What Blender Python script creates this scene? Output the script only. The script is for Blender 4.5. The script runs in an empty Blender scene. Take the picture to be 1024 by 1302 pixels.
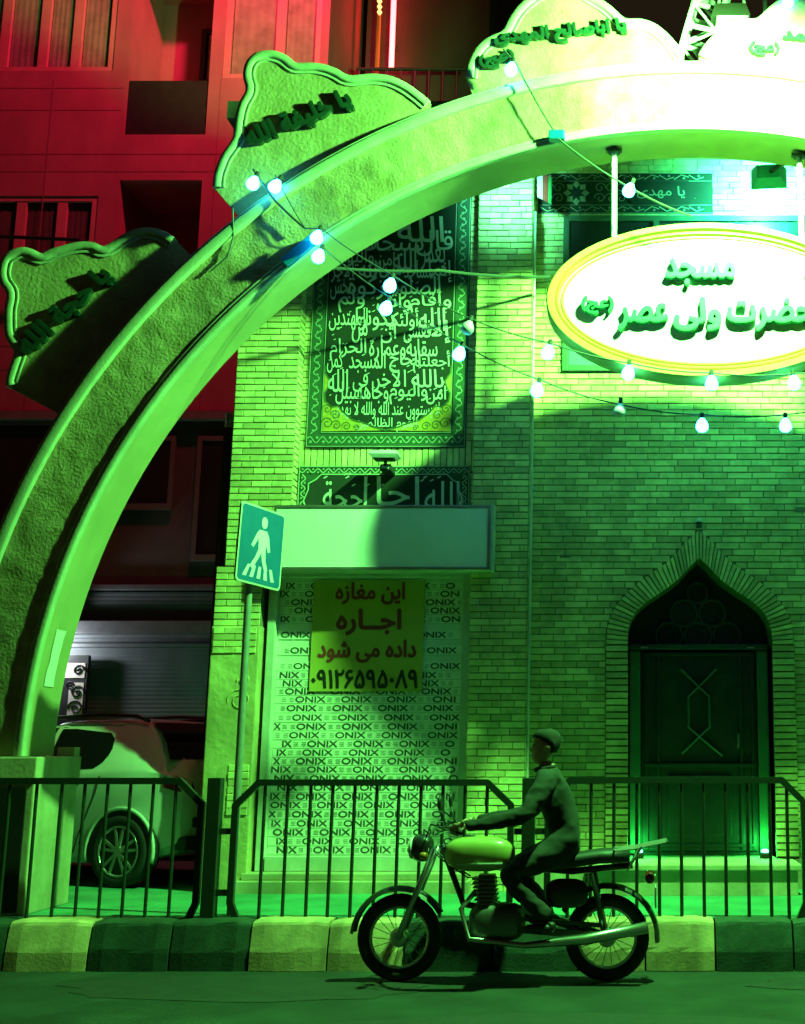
import bpy, bmesh, math, random
import numpy as np
from mathutils import Vector, Matrix
from mathutils.geometry import delaunay_2d_cdt
random.seed(7)
sc = bpy.context.scene
col = sc.collection
R = math.radians

# ------------------------------------------------------------------ camera
FPX, CX, CY = 1594.0, 800.0, 651.0          # focal length and principal point in photo pixels
PITCH = math.atan(299.0 / FPX)
EYE = 1.6
cd = bpy.data.cameras.new('camera')
cam = bpy.data.objects.new('camera', cd)
col.objects.link(cam)
cam.location = (0, 0, EYE)
cam.rotation_euler = (math.pi / 2 + PITCH, 0, 0)
cd.sensor_fit = 'VERTICAL'
cd.sensor_height = 36.0
cd.lens = FPX / 1302.0 * 36.0
cd.shift_x = (512.0 - CX) / 1302.0
cd.shift_y = 0.0
cd.clip_start = 0.1
cd.clip_end = 600
sc.camera = cam

# ------------------------------------------------------------------ night sky
w = bpy.data.worlds.new('World')
sc.world = w
w.use_nodes = True
nt = w.node_tree
bg = nt.nodes['Background']
sky = nt.nodes.new('ShaderNodeTexSky')
sky.sky_type = 'NISHITA'
sky.sun_disc = False
sky.sun_elevation = R(-4)
sky.sun_rotation = R(200)
nt.links.new(sky.outputs[0], bg.inputs[0])
bg.inputs[1].default_value = 1.0
# faint night sky plus the warm glow a city throws on it
sk = nt.nodes.new('ShaderNodeMix')
sk.data_type = 'RGBA'
sk.blend_type = 'ADD'
sk.inputs['Factor'].default_value = 0.03
sk.inputs['A'].default_value = (0.0135, 0.0085, 0.0040, 1)
nt.links.new(sky.outputs[0], sk.inputs['B'])
nt.links.new(sk.outputs['Result'], bg.inputs[0])
sc.view_settings.view_transform = 'Standard'
sc.view_settings.look = 'None'
sc.view_settings.exposure = 0.0
sc.view_settings.gamma = 1.0

GREEN = (0.17, 1.0, 0.165)
CYAN = (0.05, 1.0, 0.46)
# lamps standing in the street: (location, aim, colour, watts, cone, blend, radius)
LAMP = {
    'main': ((1.25, 8.75, 7.42), (-0.2, 11.8, 3.2), GREEN, 8200, 172, 0.25, 0.09),
    'right': ((1.34, 11.22, 6.93), (1.45, 12.2, 6.75), CYAN, 1300, 160, 0.55, 0.10),
    'pilaster': ((-1.15, 10.95, 6.93), (-1.2, 11.75, 6.9), (0.13, 1.0, 0.55), 190, 92, 0.9, 0.06),
}


def at(x, y, Y):
    """photo pixel -> world point on the plane at distance Y"""
    dx = (x - CX) / FPX
    dy = (CY - y) / FPX
    d = Vector((dx, math.cos(PITCH) - dy * math.sin(PITCH), math.sin(PITCH) + dy * math.cos(PITCH)))
    d *= Y / d.y
    return Vector((d.x, Y, EYE + d.z))


# ------------------------------------------------------------------ materials
MATS = {}


def mat(name, c1, c2=None, rough=0.7, metal=0.0, scale=6.0, bump=0.0, bscale=40.0, island=False, spec=0.5, bdist=0.01,
        stain=0.0, coat=0.0):
    if name in MATS:
        return MATS[name]
    m = bpy.data.materials.new(name)
    m.use_nodes = True
    n = m.node_tree.nodes
    l = m.node_tree.links
    b = n['Principled BSDF']
    b.inputs['Roughness'].default_value = rough
    b.inputs['Metallic'].default_value = metal
    b.inputs['Specular IOR Level'].default_value = spec
    if coat:
        b.inputs['Coat Weight'].default_value = coat
    c2 = c2 or tuple(v * 0.8 for v in c1)
    tc = n.new('ShaderNodeTexCoord')
    nz = n.new('ShaderNodeTexNoise')
    nz.inputs['Scale'].default_value = scale
    nz.inputs['Detail'].default_value = 6
    nz.inputs['Roughness'].default_value = 0.62
    l.new(tc.outputs['Object'], nz.inputs['Vector'])
    rp = n.new('ShaderNodeValToRGB')
    rp.color_ramp.elements[0].position = 0.32
    rp.color_ramp.elements[1].position = 0.68
    rp.color_ramp.elements[0].color = (*c2, 1)
    rp.color_ramp.elements[1].color = (*c1, 1)
    fac = nz.outputs['Fac']
    if island:
        g = n.new('ShaderNodeNewGeometry')
        mx = n.new('ShaderNodeMath')
        mx.operation = 'ADD'
        mu = n.new('ShaderNodeMath')
        mu.operation = 'MULTIPLY_ADD'
        mu.inputs[1].default_value = 0.48
        mu.inputs[2].default_value = -0.24
        l.new(g.outputs['Random Per Island'], mu.inputs[0])
        l.new(mu.outputs[0], mx.inputs[0])
        l.new(nz.outputs['Fac'], mx.inputs[1])
        fac = mx.outputs[0]
    l.new(fac, rp.inputs['Fac'])
    out = rp.outputs['Color']
    if stain > 0:
        n2 = n.new('ShaderNodeTexNoise')
        n2.inputs['Scale'].default_value = 0.9
        n2.inputs['Detail'].default_value = 8
        mp = n.new('ShaderNodeMapping')
        mp.inputs['Scale'].default_value = (2.2, 2.2, 0.7)
        l.new(tc.outputs['Object'], mp.inputs['Vector'])
        l.new(mp.outputs[0], n2.inputs['Vector'])
        r2 = n.new('ShaderNodeValToRGB')
        r2.color_ramp.elements[0].position = 0.42
        r2.color_ramp.elements[1].position = 0.62
        r2.color_ramp.elements[0].color = (1 - stain,) * 3 + (1,)
        r2.color_ramp.elements[1].color = (1, 1, 1, 1)
        l.new(n2.outputs['Fac'], r2.inputs['Fac'])
        mm = n.new('ShaderNodeMix')
        mm.data_type = 'RGBA'
        mm.blend_type = 'MULTIPLY'
        mm.inputs['Factor'].default_value = 1
        l.new(out, mm.inputs['A'])
        l.new(r2.outputs[0], mm.inputs['B'])
        out = mm.outputs['Result']
    l.new(out, b.inputs['Base Color'])
    if bump > 0:
        n3 = n.new('ShaderNodeTexNoise')
        n3.inputs['Scale'].default_value = bscale
        n3.inputs['Detail'].default_value = 5
        l.new(tc.outputs['Object'], n3.inputs['Vector'])
        bp = n.new('ShaderNodeBump')
        bp.inputs['Strength'].default_value = bump
        bp.inputs['Distance'].default_value = bdist
        l.new(n3.outputs['Fac'], bp.inputs['Height'])
        l.new(bp.outputs[0], b.inputs['Normal'])
    MATS[name] = m
    return m


def emit(name, c, s):
    if name in MATS:
        return MATS[name]
    m = bpy.data.materials.new(name)
    m.use_nodes = True
    b = m.node_tree.nodes['Principled BSDF']
    b.inputs['Base Color'].default_value = (0.6, 0.6, 0.6, 1)
    b.inputs['Emission Color'].default_value = (*c, 1)
    b.inputs['Emission Strength'].default_value = s
    MATS[name] = m
    return m


def glass(name, c, rough=0.08):
    m = mat(name, c, c, rough=rough, spec=0.7)
    return m


BRICK = mat('cream_brick', (0.78, 0.70, 0.31), (0.50, 0.43, 0.19), 0.85, scale=9, bump=0.5, bscale=70, island=True, bdist=0.006, stain=0.25)
MORTAR = mat('brick_mortar', (0.24, 0.20, 0.12), (0.13, 0.11, 0.07), 0.95, scale=14, bump=0.5, bscale=90)
STUCCO = mat('ochre_stucco', (0.52, 0.41, 0.24), (0.32, 0.25, 0.11), 0.9, scale=5, bump=0.55, bscale=42, bdist=0.014, stain=0.4)
SOFFIT = mat('cream_plaster', (0.40, 0.36, 0.18), (0.34, 0.31, 0.15), 0.75, scale=3, bump=0.15, bscale=20, stain=0.12)
MOULD = mat('pale_moulding_paint', (0.46, 0.50, 0.36), (0.36, 0.40, 0.26), 0.7, scale=7, bump=0.25, bscale=45, stain=0.2)
CREST = mat('crest_stucco', (0.50, 0.41, 0.22), (0.36, 0.29, 0.13), 0.9, scale=6, bump=0.6, bscale=32, bdist=0.012, stain=0.3)
LETTER = mat('dark_green_letter_paint', (0.006, 0.04, 0.022), (0.004, 0.026, 0.015), 0.5)
SIGNLET = mat('teal_letter_paint', (0.0, 0.17, 0.085), (0.0, 0.13, 0.065), 0.55)
WHITE = mat('white_enamel', (0.80, 0.80, 0.78), (0.74, 0.74, 0.71), 0.35, scale=4, bump=0.05)
OLDWHITE = mat('weathered_white_paint', (0.68, 0.68, 0.62), (0.52, 0.52, 0.45), 0.5, scale=5, stain=0.2)
YELLOWRIM = mat('yellow_rim_paint', (0.62, 0.55, 0.10), (0.52, 0.46, 0.07), 0.45, scale=5)
STONE = mat('cream_stone', (0.52, 0.46, 0.30), (0.38, 0.33, 0.2), 0.75, scale=4, bump=0.3, bscale=30, stain=0.3)
PLASTER = mat('patched_plaster', (0.66, 0.56, 0.26), (0.42, 0.36, 0.16), 0.9, scale=2.5, bump=0.5, bscale=14, bdist=0.02, stain=0.3)
RAIL = mat('dark_green_rail_paint', (0.010, 0.030, 0.018), (0.018, 0.022, 0.014), 0.5, scale=25, bump=0.1, bscale=90, spec=0.35)
BLACK = mat('black_paint', (0.012, 0.012, 0.012), (0.02, 0.02, 0.02), 0.5)
RUBBER = mat('black_rubber', (0.012, 0.012, 0.012), (0.02, 0.02, 0.02), 0.8, bump=0.2)
STEEL = mat('brushed_steel', (0.5, 0.5, 0.5), (0.4, 0.4, 0.4), 0.35, metal=0.9)
ASPHALT = mat('asphalt', (0.028, 0.045, 0.035), (0.014, 0.024, 0.018), 0.85, scale=2.2, bump=0.8, bscale=120, bdist=0.008, stain=0.35)
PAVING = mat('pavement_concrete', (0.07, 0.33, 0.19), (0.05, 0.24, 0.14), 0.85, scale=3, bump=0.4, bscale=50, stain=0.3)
KERB_PALE = mat('kerb_pale_yellow_paint', (0.84, 0.56, 0.32), (0.56, 0.38, 0.22), 0.85, scale=9, bump=0.4, bscale=55, bdist=0.006, stain=0.45)
KERB_DARK = mat('kerb_dark_green_paint', (0.035, 0.075, 0.055), (0.018, 0.036, 0.027), 0.8, scale=9, bump=0.4, bscale=55, bdist=0.006, stain=0.4)
CLOTH_BLACK = mat('black_banner_cloth', (0.012, 0.020, 0.013), (0.008, 0.013, 0.009), 0.9, scale=5, bump=0.3, bscale=12)
CLOTH_GREEN = mat('dark_green_banner_print', (0.03, 0.075, 0.035), (0.02, 0.05, 0.024), 0.9, scale=5)
CLOTH_TEXT = mat('pale_banner_print', (0.52, 0.56, 0.48), (0.42, 0.46, 0.38), 0.9, scale=8)
CLOTH_GOLD = mat('gold_banner_print', (0.45, 0.34, 0.04), (0.32, 0.20, 0.03), 0.9, scale=22)
DOORMAT = mat('dark_door_metal', (0.011, 0.021, 0.015), (0.007, 0.013, 0.010), 0.5, scale=8, spec=0.4)
JAMB = mat('green_jamb_paint', (0.045, 0.11, 0.06), (0.03, 0.08, 0.045), 0.5, scale=5)
REDWALL = mat('apartment_stone_cladding', (0.50, 0.13, 0.19), (0.42, 0.10, 0.15), 0.7, scale=1.5, bump=0.1, bscale=8, stain=0.15)
REDFRAME = mat('apartment_window_frame', (0.66, 0.20, 0.26), (0.58, 0.17, 0.22), 0.5)
GLASSDARK = mat('dark_window_glass', (0.02, 0.02, 0.022), (0.02, 0.02, 0.022), 0.35, spec=0.25)
CURTAIN = mat('pale_curtain', (0.34, 0.22, 0.21), (0.22, 0.14, 0.13), 0.95, scale=4)
DARKWALL = mat('dark_facade', (0.10, 0.08, 0.07), (0.07, 0.055, 0.05), 0.8, scale=2, bump=0.2, stain=0.2)
SHUTTER = mat('grey_shutter_metal', (0.10, 0.11, 0.12), (0.07, 0.078, 0.085), 0.55, scale=3, stain=0.2)


# ------------------------------------------------------------------ mesh collecting
class MB:
    def __init__(s):
        s.v = []
        s.f = []
        s.m = []
        s.mats = []
        s.cur = 0
        s.smooth = False
        s.sm = []

    def use(s, m, smooth=None):
        if m not in s.mats:
            s.mats.append(m)
        s.cur = s.mats.index(m)
        if smooth is not None:
            s.smooth = smooth
        return s

    def add(s, vs, fs):
        o = len(s.v)
        s.v += [tuple(v) for v in vs]
        for f in fs:
            s.f.append([i + o for i in f])
            s.m.append(s.cur)
            s.sm.append(s.smooth)

    def box(s, a, b, bev=0.0):
        x0, y0, z0 = [min(p, q) for p, q in zip(a, b)]
        x1, y1, z1 = [max(p, q) for p, q in zip(a, b)]
        if bev <= 0:
            s.add([(x0, y0, z0), (x1, y0, z0), (x1, y1, z0), (x0, y1, z0), (x0, y0, z1), (x1, y0, z1), (x1, y1, z1), (x0, y1, z1)],
                  [(0, 3, 2, 1), (4, 5, 6, 7), (0, 1, 5, 4), (1, 2, 6, 5), (2, 3, 7, 6), (3, 0, 4, 7)])
        else:
            e = min(bev, (x1 - x0) * .45, (y1 - y0) * .45, (z1 - z0) * .45)
            bm = bmesh.new()
            bmesh.ops.create_cube(bm, size=1)
            for v in bm.verts:
                v.co = Vector(((x0 + x1) / 2 + v.co.x * (x1 - x0), (y0 + y1) / 2 + v.co.y * (y1 - y0), (z0 + z1) / 2 + v.co.z * (z1 - z0)))
            bmesh.ops.bevel(bm, geom=bm.edges[:], offset=e, segments=2, affect='EDGES', profile=.6)
            s.bm(bm)

    def bm(s, bm):
        bm.verts.index_update()
        s.add([v.co.copy() for v in bm.verts], [[v.index for v in f.verts] for f in bm.faces])
        bm.free()

    def tube(s, pts, r, n=10, closed=False, caps=True):
        pts = [Vector(p) for p in pts]
        rs = r if isinstance(r, (list, tuple)) else [r] * len(pts)
        rings = []
        up = None
        N = len(pts)
        for i, p in enumerate(pts):
            if closed:
                t = pts[(i + 1) % N] - pts[i - 1]
            else:
                t = pts[min(i + 1, N - 1)] - pts[max(i - 1, 0)]
            t.normalize()
            if up is None:
                up = Vector((0, 0, 1)) if abs(t.z) < .9 else Vector((0, 1, 0))
            a = t.cross(up)
            if a.length < 1e-5:
                a = t.cross(Vector((1, 0, 0)))
            a.normalize()
            b = a.cross(t).normalized()
            up = b
            rings.append([p + a * math.cos(2 * math.pi * k / n) * rs[i] + b * math.sin(2 * math.pi * k / n) * rs[i] for k in range(n)])
        vs = [v for rg in rings for v in rg]
        fs = []
        M = N if closed else N - 1
        for i in range(M):
            j = (i + 1) % N
            for k in range(n):
                fs.append((i * n + k, i * n + (k + 1) % n, j * n + (k + 1) % n, j * n + k))
        if not closed and caps:
            fs.append(tuple(range(n))[::-1])
            fs.append(tuple((N - 1) * n + k for k in range(n)))
        s.add(vs, fs)

    def bar(s, p, q, wx, wd):
        """square bar between two points; wx across, wd along depth"""
        p = Vector(p)
        q = Vector(q)
        t = (q - p).normalized()
        b = Vector((0, 1, 0))
        if abs(t.y) > .9:
            b = Vector((0, 0, 1))
        a = t.cross(b).normalized()
        b = a.cross(t).normalized()
        vs = []
        for c in (p, q):
            for sa, sb in ((-1, -1), (1, -1), (1, 1), (-1, 1)):
                vs.append(c + a * sa * wx / 2 + b * sb * wd / 2)
        s.add(vs, [(0, 1, 2, 3), (7, 6, 5, 4), (0, 4, 5, 1), (1, 5, 6, 2), (2, 6, 7, 3), (3, 7, 4, 0)])

    def lathe(s, prof, c, axis='z', n=20):
        c = Vector(c)
        vs = []
        for r, h in prof:
            for k in range(n):
                a = 2 * math.pi * k / n
                if axis == 'z':
                    vs.append(c + Vector((r * math.cos(a), r * math.sin(a), h)))
                elif axis == 'y':
                    vs.append(c + Vector((r * math.cos(a), h, r * math.sin(a))))
                else:
                    vs.append(c + Vector((h, r * math.cos(a), r * math.sin(a))))
        fs = []
        for i in range(len(prof) - 1):
            for k in range(n):
                fs.append((i * n + k, i * n + (k + 1) % n, (i + 1) * n + (k + 1) % n, (i + 1) * n + k))
        fs.append(tuple(range(n))[::-1])
        fs.append(tuple((len(prof) - 1) * n + k for k in range(n)))
        s.add(vs, fs)

    def prism(s, poly, y0, y1):
        """polygon in XZ extruded from y0 to y1"""
        n = len(poly)
        vs = [(p[0], y0, p[1]) for p in poly] + [(p[0], y1, p[1]) for p in poly]
        fs = [tuple(range(n)), tuple(range(2 * n - 1, n - 1, -1))]
        for i in range(n):
            j = (i + 1) % n
            fs.append((i, n + i, n + j, j))
        s.add(vs, fs)

    def strip(s, A, B, closed=False):
        """quads between two lists of points"""
        n = len(A)
        vs = list(A) + list(B)
        fs = []
        for i in range(n if closed else n - 1):
            j = (i + 1) % n
            fs.append((i, j, n + j, n + i))
        s.add(vs, fs)

    def build(s, name, m=None, parent=None, loc=None, keep=False):
        me = bpy.data.meshes.new(name)
        off = Vector((0, 0, 0))
        if loc is not None:
            off = Vector(loc)
        elif parent is not None:
            r = parent
            while r is not None:
                off += r.location
                r = r.parent
        me.from_pydata([tuple(Vector(v) - off) for v in s.v], [], s.f)
        if s.mats:
            for mm in s.mats:
                me.materials.append(mm)
            for p, mi in zip(me.polygons, s.m):
                p.material_index = mi
        else:
            me.materials.append(m)
        for p, q in zip(me.polygons, s.sm):
            p.use_smooth = q
        bm = bmesh.new()
        bm.from_mesh(me)
        if not keep:
            bmesh.ops.recalc_face_normals(bm, faces=bm.faces)
        bm.to_mesh(me)
        bm.free()
        o = bpy.data.objects.new(name, me)
        col.objects.link(o)
        if parent is not None:
            o.parent = parent
        elif loc is not None:
            o.location = loc
        return o


def tag(o, label=None, cat=None, group=None, kind=None):
    if label:
        o['label'] = label
    if cat:
        o['category'] = cat
    if group:
        o['group'] = group
    if kind:
        o['kind'] = kind
    return o


def thing(name, label, cat, loc, group=None):
    o = bpy.data.objects.new(name, None)
    o.empty_display_size = 0.2
    col.objects.link(o)
    o.location = loc
    return tag(o, label, cat, group)


def smooth(o, angle=40):
    me = o.data
    for p in me.polygons:
        p.use_smooth = True
    try:
        me.set_sharp_from_angle(angle=R(angle))
    except Exception:
        pass
    return o


def bx(name, a, b, m, parent=None, bev=0.0):
    mb = MB()
    mb.box(a, b, bev)
    return mb.build(name, m, parent)


# ------------------------------------------------------------------ Persian lettering
_F = {}
for ch, cp, n in (('\u0627', 0xFE8D, 2), ('\u0622', 0xFE81, 2), ('\u0623', 0xFE83, 2), ('\u0625', 0xFE87, 2), ('\u0624', 0xFE85, 2), ('\u0626', 0xFE89, 4),
                  ('\u0628', 0xFE8F, 4), ('\u0629', 0xFE93, 2), ('\u062a', 0xFE95, 4), ('\u062b', 0xFE99, 4), ('\u062c', 0xFE9D, 4),
                  ('\u062d', 0xFEA1, 4), ('\u062e', 0xFEA5, 4), ('\u062f', 0xFEA9, 2), ('\u0630', 0xFEAB, 2), ('\u0631', 0xFEAD, 2), ('\u0632', 0xFEAF, 2),
                  ('\u0633', 0xFEB1, 4), ('\u0634', 0xFEB5, 4), ('\u0635', 0xFEB9, 4), ('\u0636', 0xFEBD, 4), ('\u0637', 0xFEC1, 4), ('\u0638', 0xFEC5, 4),
                  ('\u0639', 0xFEC9, 4), ('\u063a', 0xFECD, 4), ('\u0641', 0xFED1, 4), ('\u0642', 0xFED5, 4), ('\u06a9', 0xFB8E, 4), ('\u0644', 0xFEDD, 4),
                  ('\u0645', 0xFEE1, 4), ('\u0646', 0xFEE5, 4), ('\u0647', 0xFEE9, 4), ('\u0648', 0xFEED, 2), ('\u06cc', 0xFBFC, 4)):
    _F[ch] = (cp, n)
_LA = {'\u0627': 0xFEFB, '\u0623': 0xFEF7, '\u0625': 0xFEF9, '\u0622': 0xFEF5}


def shape(t):
    """join Arabic letters into their presentation forms and put them in left-to-right order"""
    out = []
    i = 0
    joins_next = lambda c: c == '\u0640' or (c in _F and _F[c][1] == 4)
    joins_prev = lambda c: c == '\u0640' or c in _F
    while i < len(t):
        c = t[i]
        prev = i > 0 and joins_next(t[i - 1])
        if c == '\u0644' and i + 1 < len(t) and t[i + 1] in _LA:
            out.append(chr(_LA[t[i + 1]] + (1 if prev else 0)))
            i += 2
            continue
        if c in _F:
            cp, n = _F[c]
            nxt = n == 4 and i + 1 < len(t) and joins_prev(t[i + 1])
            k = (3 if nxt else 1) if prev else (2 if nxt else 0)
            out.append(chr(cp + k))
        elif c == '(':
            out.append(')')
        elif c == ')':
            out.append('(')
        else:
            out.append(c)
        i += 1
    return ''.join(reversed(out))


def text_geo(s, solid=False, res=4, shear=0.0):
    """glyph outlines of a string, filled by the non-zero winding rule; verts (u, v, w), faces; w>0 towards the viewer"""
    c = bpy.data.curves.new('glyphs', 'FONT')
    c.body = s
    c.size = 1
    c.resolution_u = res
    c.shear = shear
    c.fill_mode = 'NONE'
    o = bpy.data.objects.new('glyphs', c)
    col.objects.link(o)
    dg = bpy.context.evaluated_depsgraph_get()
    dg.update()
    me = bpy.data.meshes.new_from_object(o.evaluated_get(dg))
    P = [(v.co.x, v.co.y) for v in me.vertices]
    ed = [tuple(e.vertices) for e in me.edges]
    bpy.data.objects.remove(o)
    bpy.data.curves.remove(c)
    bpy.data.meshes.remove(me)
    # follow the closed loops
    adj = {}
    for a, b in ed:
        adj.setdefault(a, []).append(b)
        adj.setdefault(b, []).append(a)
    seen = set()
    loops = []
    for a in sorted(adj):
        if a in seen:
            continue
        lp = [a]
        seen.add(a)
        nx = a + 1 if a + 1 in adj[a] else adj[a][0]
        while nx not in seen:
            lp.append(nx)
            seen.add(nx)
            cand = [q for q in adj[nx] if q not in seen]
            if not cand:
                break
            nx = cand[0]
        q = []
        for i in lp:
            if not q or (Vector(P[i]) - Vector(q[-1])).length > 1e-4:
                q.append(P[i])
        if len(q) > 2 and (Vector(q[0]) - Vector(q[-1])).length < 1e-4:
            q.pop()
        if len(q) > 2:
            loops.append(q)
    V2, E2 = [], []
    for lp in loops:
        k = len(V2)
        V2 += [Vector(p) for p in lp]
        E2 += [(k + i, k + (i + 1) % len(lp)) for i in range(len(lp))]
    vo, eo, fo, _, _, _ = delaunay_2d_cdt(V2, E2, [], 0, 1e-6)
    A = np.array([V2[e[0]] for e in E2])
    B = np.array([V2[e[1]] for e in E2])
    faces = []
    for f in fo:
        p = sum((vo[i] for i in f), Vector((0, 0))) / len(f)
        up = (A[:, 1] <= p.y) & (B[:, 1] > p.y)
        dn = (A[:, 1] > p.y) & (B[:, 1] <= p.y)
        side = (B[:, 0] - A[:, 0]) * (p.y - A[:, 1]) - (p.x - A[:, 0]) * (B[:, 1] - A[:, 1])
        if int((up & (side > 0)).sum()) - int((dn & (side < 0)).sum()) != 0:
            faces.append(tuple(f))
    vs = [(v.x, v.y, .5 if solid else 0.0) for v in vo]
    if solid:
        for lp in loops:
            k = len(vs)
            n = len(lp)
            vs += [(p[0], p[1], .5) for p in lp] + [(p[0], p[1], -.5) for p in lp]
            faces += [(k + i, k + (i + 1) % n, k + n + (i + 1) % n, k + n + i) for i in range(n)]
    return vs, faces


_TG = {}


def put_text(mb, s, x0, x1, z0, z1, y, bold=0.02, depth=0.0, res=4, fa=False, warp=None, shear=0.0):
    """fit a string into the rectangle x0..x1, z0..z1 facing -Y at depth y; strokes are thickened by restamping
    the glyphs round a small circle, each stamp a hair behind the last"""
    key = (s, bool(depth), res, shear)
    if key not in _TG:
        _TG[key] = text_geo(shape(s) if fa else s, bool(depth), res, shear)
    vs, fs = _TG[key]
    us = [v[0] for v in vs]
    ws = [v[1] for v in vs]
    u0, u1, v0, v1 = min(us), max(us), min(ws), max(ws)
    su, sv = (x1 - x0) / (u1 - u0), (z1 - z0) / (v1 - v0)
    r = bold * min(abs(su), abs(sv))
    n = 6 if bold > 0 else 0
    if bold > .03:
        n = 8
    st = [(0, 0)] + [(r * math.cos(2 * math.pi * k / n), r * math.sin(2 * math.pi * k / n)) for k in range(n)]
    for k, (du, dv) in enumerate(st):
        out = []
        for u, v, d in vs:
            X = x0 + (u - u0) * su + du
            Z = z0 + (v - v0) * sv + dv
            Y = y - d * depth if depth else y
            Y += k * (.0003 if depth else .0001)
            if warp:
                X, Z = warp(X, Z)
            out.append((X, Y, Z))
        mb.add(out, fs)


# ================================================================== GROUND
mb = MB()
mb.add([(-120, -40, 0), (120, -40, 0), (120, 300, 0), (-120, 300, 0)], [(0, 1, 2, 3)])
tag(mb.build('road', ASPHALT), kind='structure')
SW = 0.335
mb = MB()
mb.box((-60, 9.86, 0.01), (60, 40, SW))
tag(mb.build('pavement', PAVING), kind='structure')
for k_, (cx_, cy_, rx0, ry0) in enumerate(((-2.6, 8.9, 1.3, .5), (1.7, 9.05, .9, .32), (-0.2, 7.6, 1.6, .5))):
    mb = MB()
    vs = [(cx_ + rx0 * math.cos(R(a)) * random.uniform(.8, 1.1), cy_ + ry0 * math.sin(R(a)) * random.uniform(.8, 1.1), .003 + .001 * k_) for a in range(0, 360, 15)]
    mb.add(vs, [tuple(range(24))])
    tag(mb.build('road_patch', mat('tar_patch', (.026, .028, .027), (.016, .018, .017), .75, scale=5, bump=.6, bscale=150, bdist=.006)), kind='structure')
# kerb: painted stones with worn bevel, alternating pale and dark
mb = MB()
seams = [-7.6, -7.03, -6.45, -5.85, -5.28, -4.55, -3.94, -3.35, -2.77, -2.20, -1.64, -1.0, -0.37, 0.12, 0.63, 1.2, 1.8, 2.4, 3.0, 3.6, 4.2, 4.8]
cols = [1, 0, 0, 1, 1, 0, 1, 1, 0, 0, 1, 1, 0, 0, 1, 1, 0, 0, 1, 1, 0]
for i in range(len(seams) - 1):
    x0, x1 = seams[i] + .007, seams[i + 1] - .007
    mb.use(KERB_DARK if cols[i] else KERB_PALE)
    dz = random.uniform(-.006, .006)
    dy = random.uniform(-.006, .006)
    N = 7
    prof = [(9.545, 0.0), (9.552, 0.13), (9.558, 0.16), (9.60, 0.315), (9.61, 0.335), (9.64, 0.348), (9.855, 0.348)]
    rows = []
    for k in range(N):
        x = x0 + (x1 - x0) * k / (N - 1)
        e = 0.012 if k in (0, N - 1) else 0
        rows.append([(x, py + dy + e * (1 if j < 6 else 0) + random.uniform(-.003, .003) * (j > 0), pz + dz - e * (j > 2) + random.uniform(-.003, .003) * (j > 0)) for j, (py, pz) in enumerate(prof)])
    vs = [p for r_ in rows for p in r_]
    P = len(prof)
    fs = []
    for k in range(N - 1):
        for j in range(P - 1):
            fs.append((k * P + j, (k + 1) * P + j, (k + 1) * P + j + 1, k * P + j + 1))
    o0 = len(vs)
    vs += [(x0, 9.855, 0), (x1, 9.855, 0)]
    fs.append(tuple(range(P)) + (o0,))
    fs.append(tuple((N - 1) * P + j for j in range(P))[::-1] + (o0 + 1,))
    mb.add(vs, fs)
tag(mb.build('kerb'), kind='structure')

# ================================================================== ARCH
AX, AZ, RI, RO = 0.55, 1.53, 5.30, 5.95


def arc(r, y, n=97, a0=0, a1=180):
    return [Vector((AX + r * math.cos(R(a1 + (a0 - a1) * i / (n - 1))), y, AZ + r * math.sin(R(a1 + (a0 - a1) * i / (n - 1))))) for i in range(n)]


def ring(mb, r0, r1, y0, y1, n=97, round_=0.0, a0=0, a1=180):
    """half ring between radii r0..r1 and depths y0 (front)..y1"""
    if round_:
        e = round_
        sec = [(r0, y1), (r0, y0 + e), (r0 + e * .3, y0 + e * .3), (r0 + e, y0), (r1 - e, y0), (r1 - e * .3, y0 + e * .3), (r1, y0 + e), (r1, y1)]
    else:
        sec = [(r0, y1), (r0, y0), (r1, y0), (r1, y1)]
    L = [arc(r, y, n, a0, a1) for r, y in sec]
    k = len(L)
    vs = [L[j][i] for i in range(n) for j in range(k)]
    fs = []
    for i in range(n - 1):
        for j in range(k):
            j2 = (j + 1) % k
            fs.append((i * k + j, (i + 1) * k + j, (i + 1) * k + j2, i * k + j2))
    fs.append(tuple(range(k)))
    fs.append(tuple((n - 1) * k + j for j in range(k))[::-1])
    mb.add(vs, fs)


arch = thing('entrance_arch', 'huge ochre stucco arch over the pavement with lettered crests along its top', 'arch', (AX, 10.3, SW))
mb = MB()
ring(mb, RI + .004, RO - .004, 10.05, 10.55, 129)
smooth(mb.build('arch_band', SOFFIT, arch))
# rough stucco field with true relief
mb = MB()
NA, NR = 560, 14
from mathutils import noise
vs = []
for i in range(NA):
    a = R(180.0 * i / (NA - 1))
    for j in range(NR):
        r = 5.385 + (5.835 - 5.385) * j / (NR - 1)
        x, z = AX + r * math.cos(a), AZ + r * math.sin(a)
        h = noise.fractal(Vector((x * 11, 3.1, z * 11)), 1.0, 2.0, 4) * .006
        h += max(0, noise.noise(Vector((x * 6 + 9, 1.7, z * 6)))) * .006
        vs.append((x, 10.035 - h, z))
fs = [(i * NR + j, (i + 1) * NR + j, (i + 1) * NR + j + 1, i * NR + j + 1) for i in range(NA - 1) for j in range(NR - 1)]
mb.add(vs, fs)
o = mb.build('stucco_panel', STUCCO, arch)
for p in o.data.polygons:
    p.use_smooth = True
mb = MB()
ring(mb, RI, 5.352, 9.995, 10.06, 129, .012)
ring(mb, 5.354, 5.385, 10.012, 10.06, 129, .008)
smooth(mb.build('inner_moulding', MOULD, arch), 50)
mb = MB()
ring(mb, 5.835, 5.925, 9.99, 10.06, 129, .015)
ring(mb, 5.928, RO, 10.01, 10.07, 129, .008)
smooth(mb.build('outer_moulding', MOULD, arch), 50)
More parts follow.
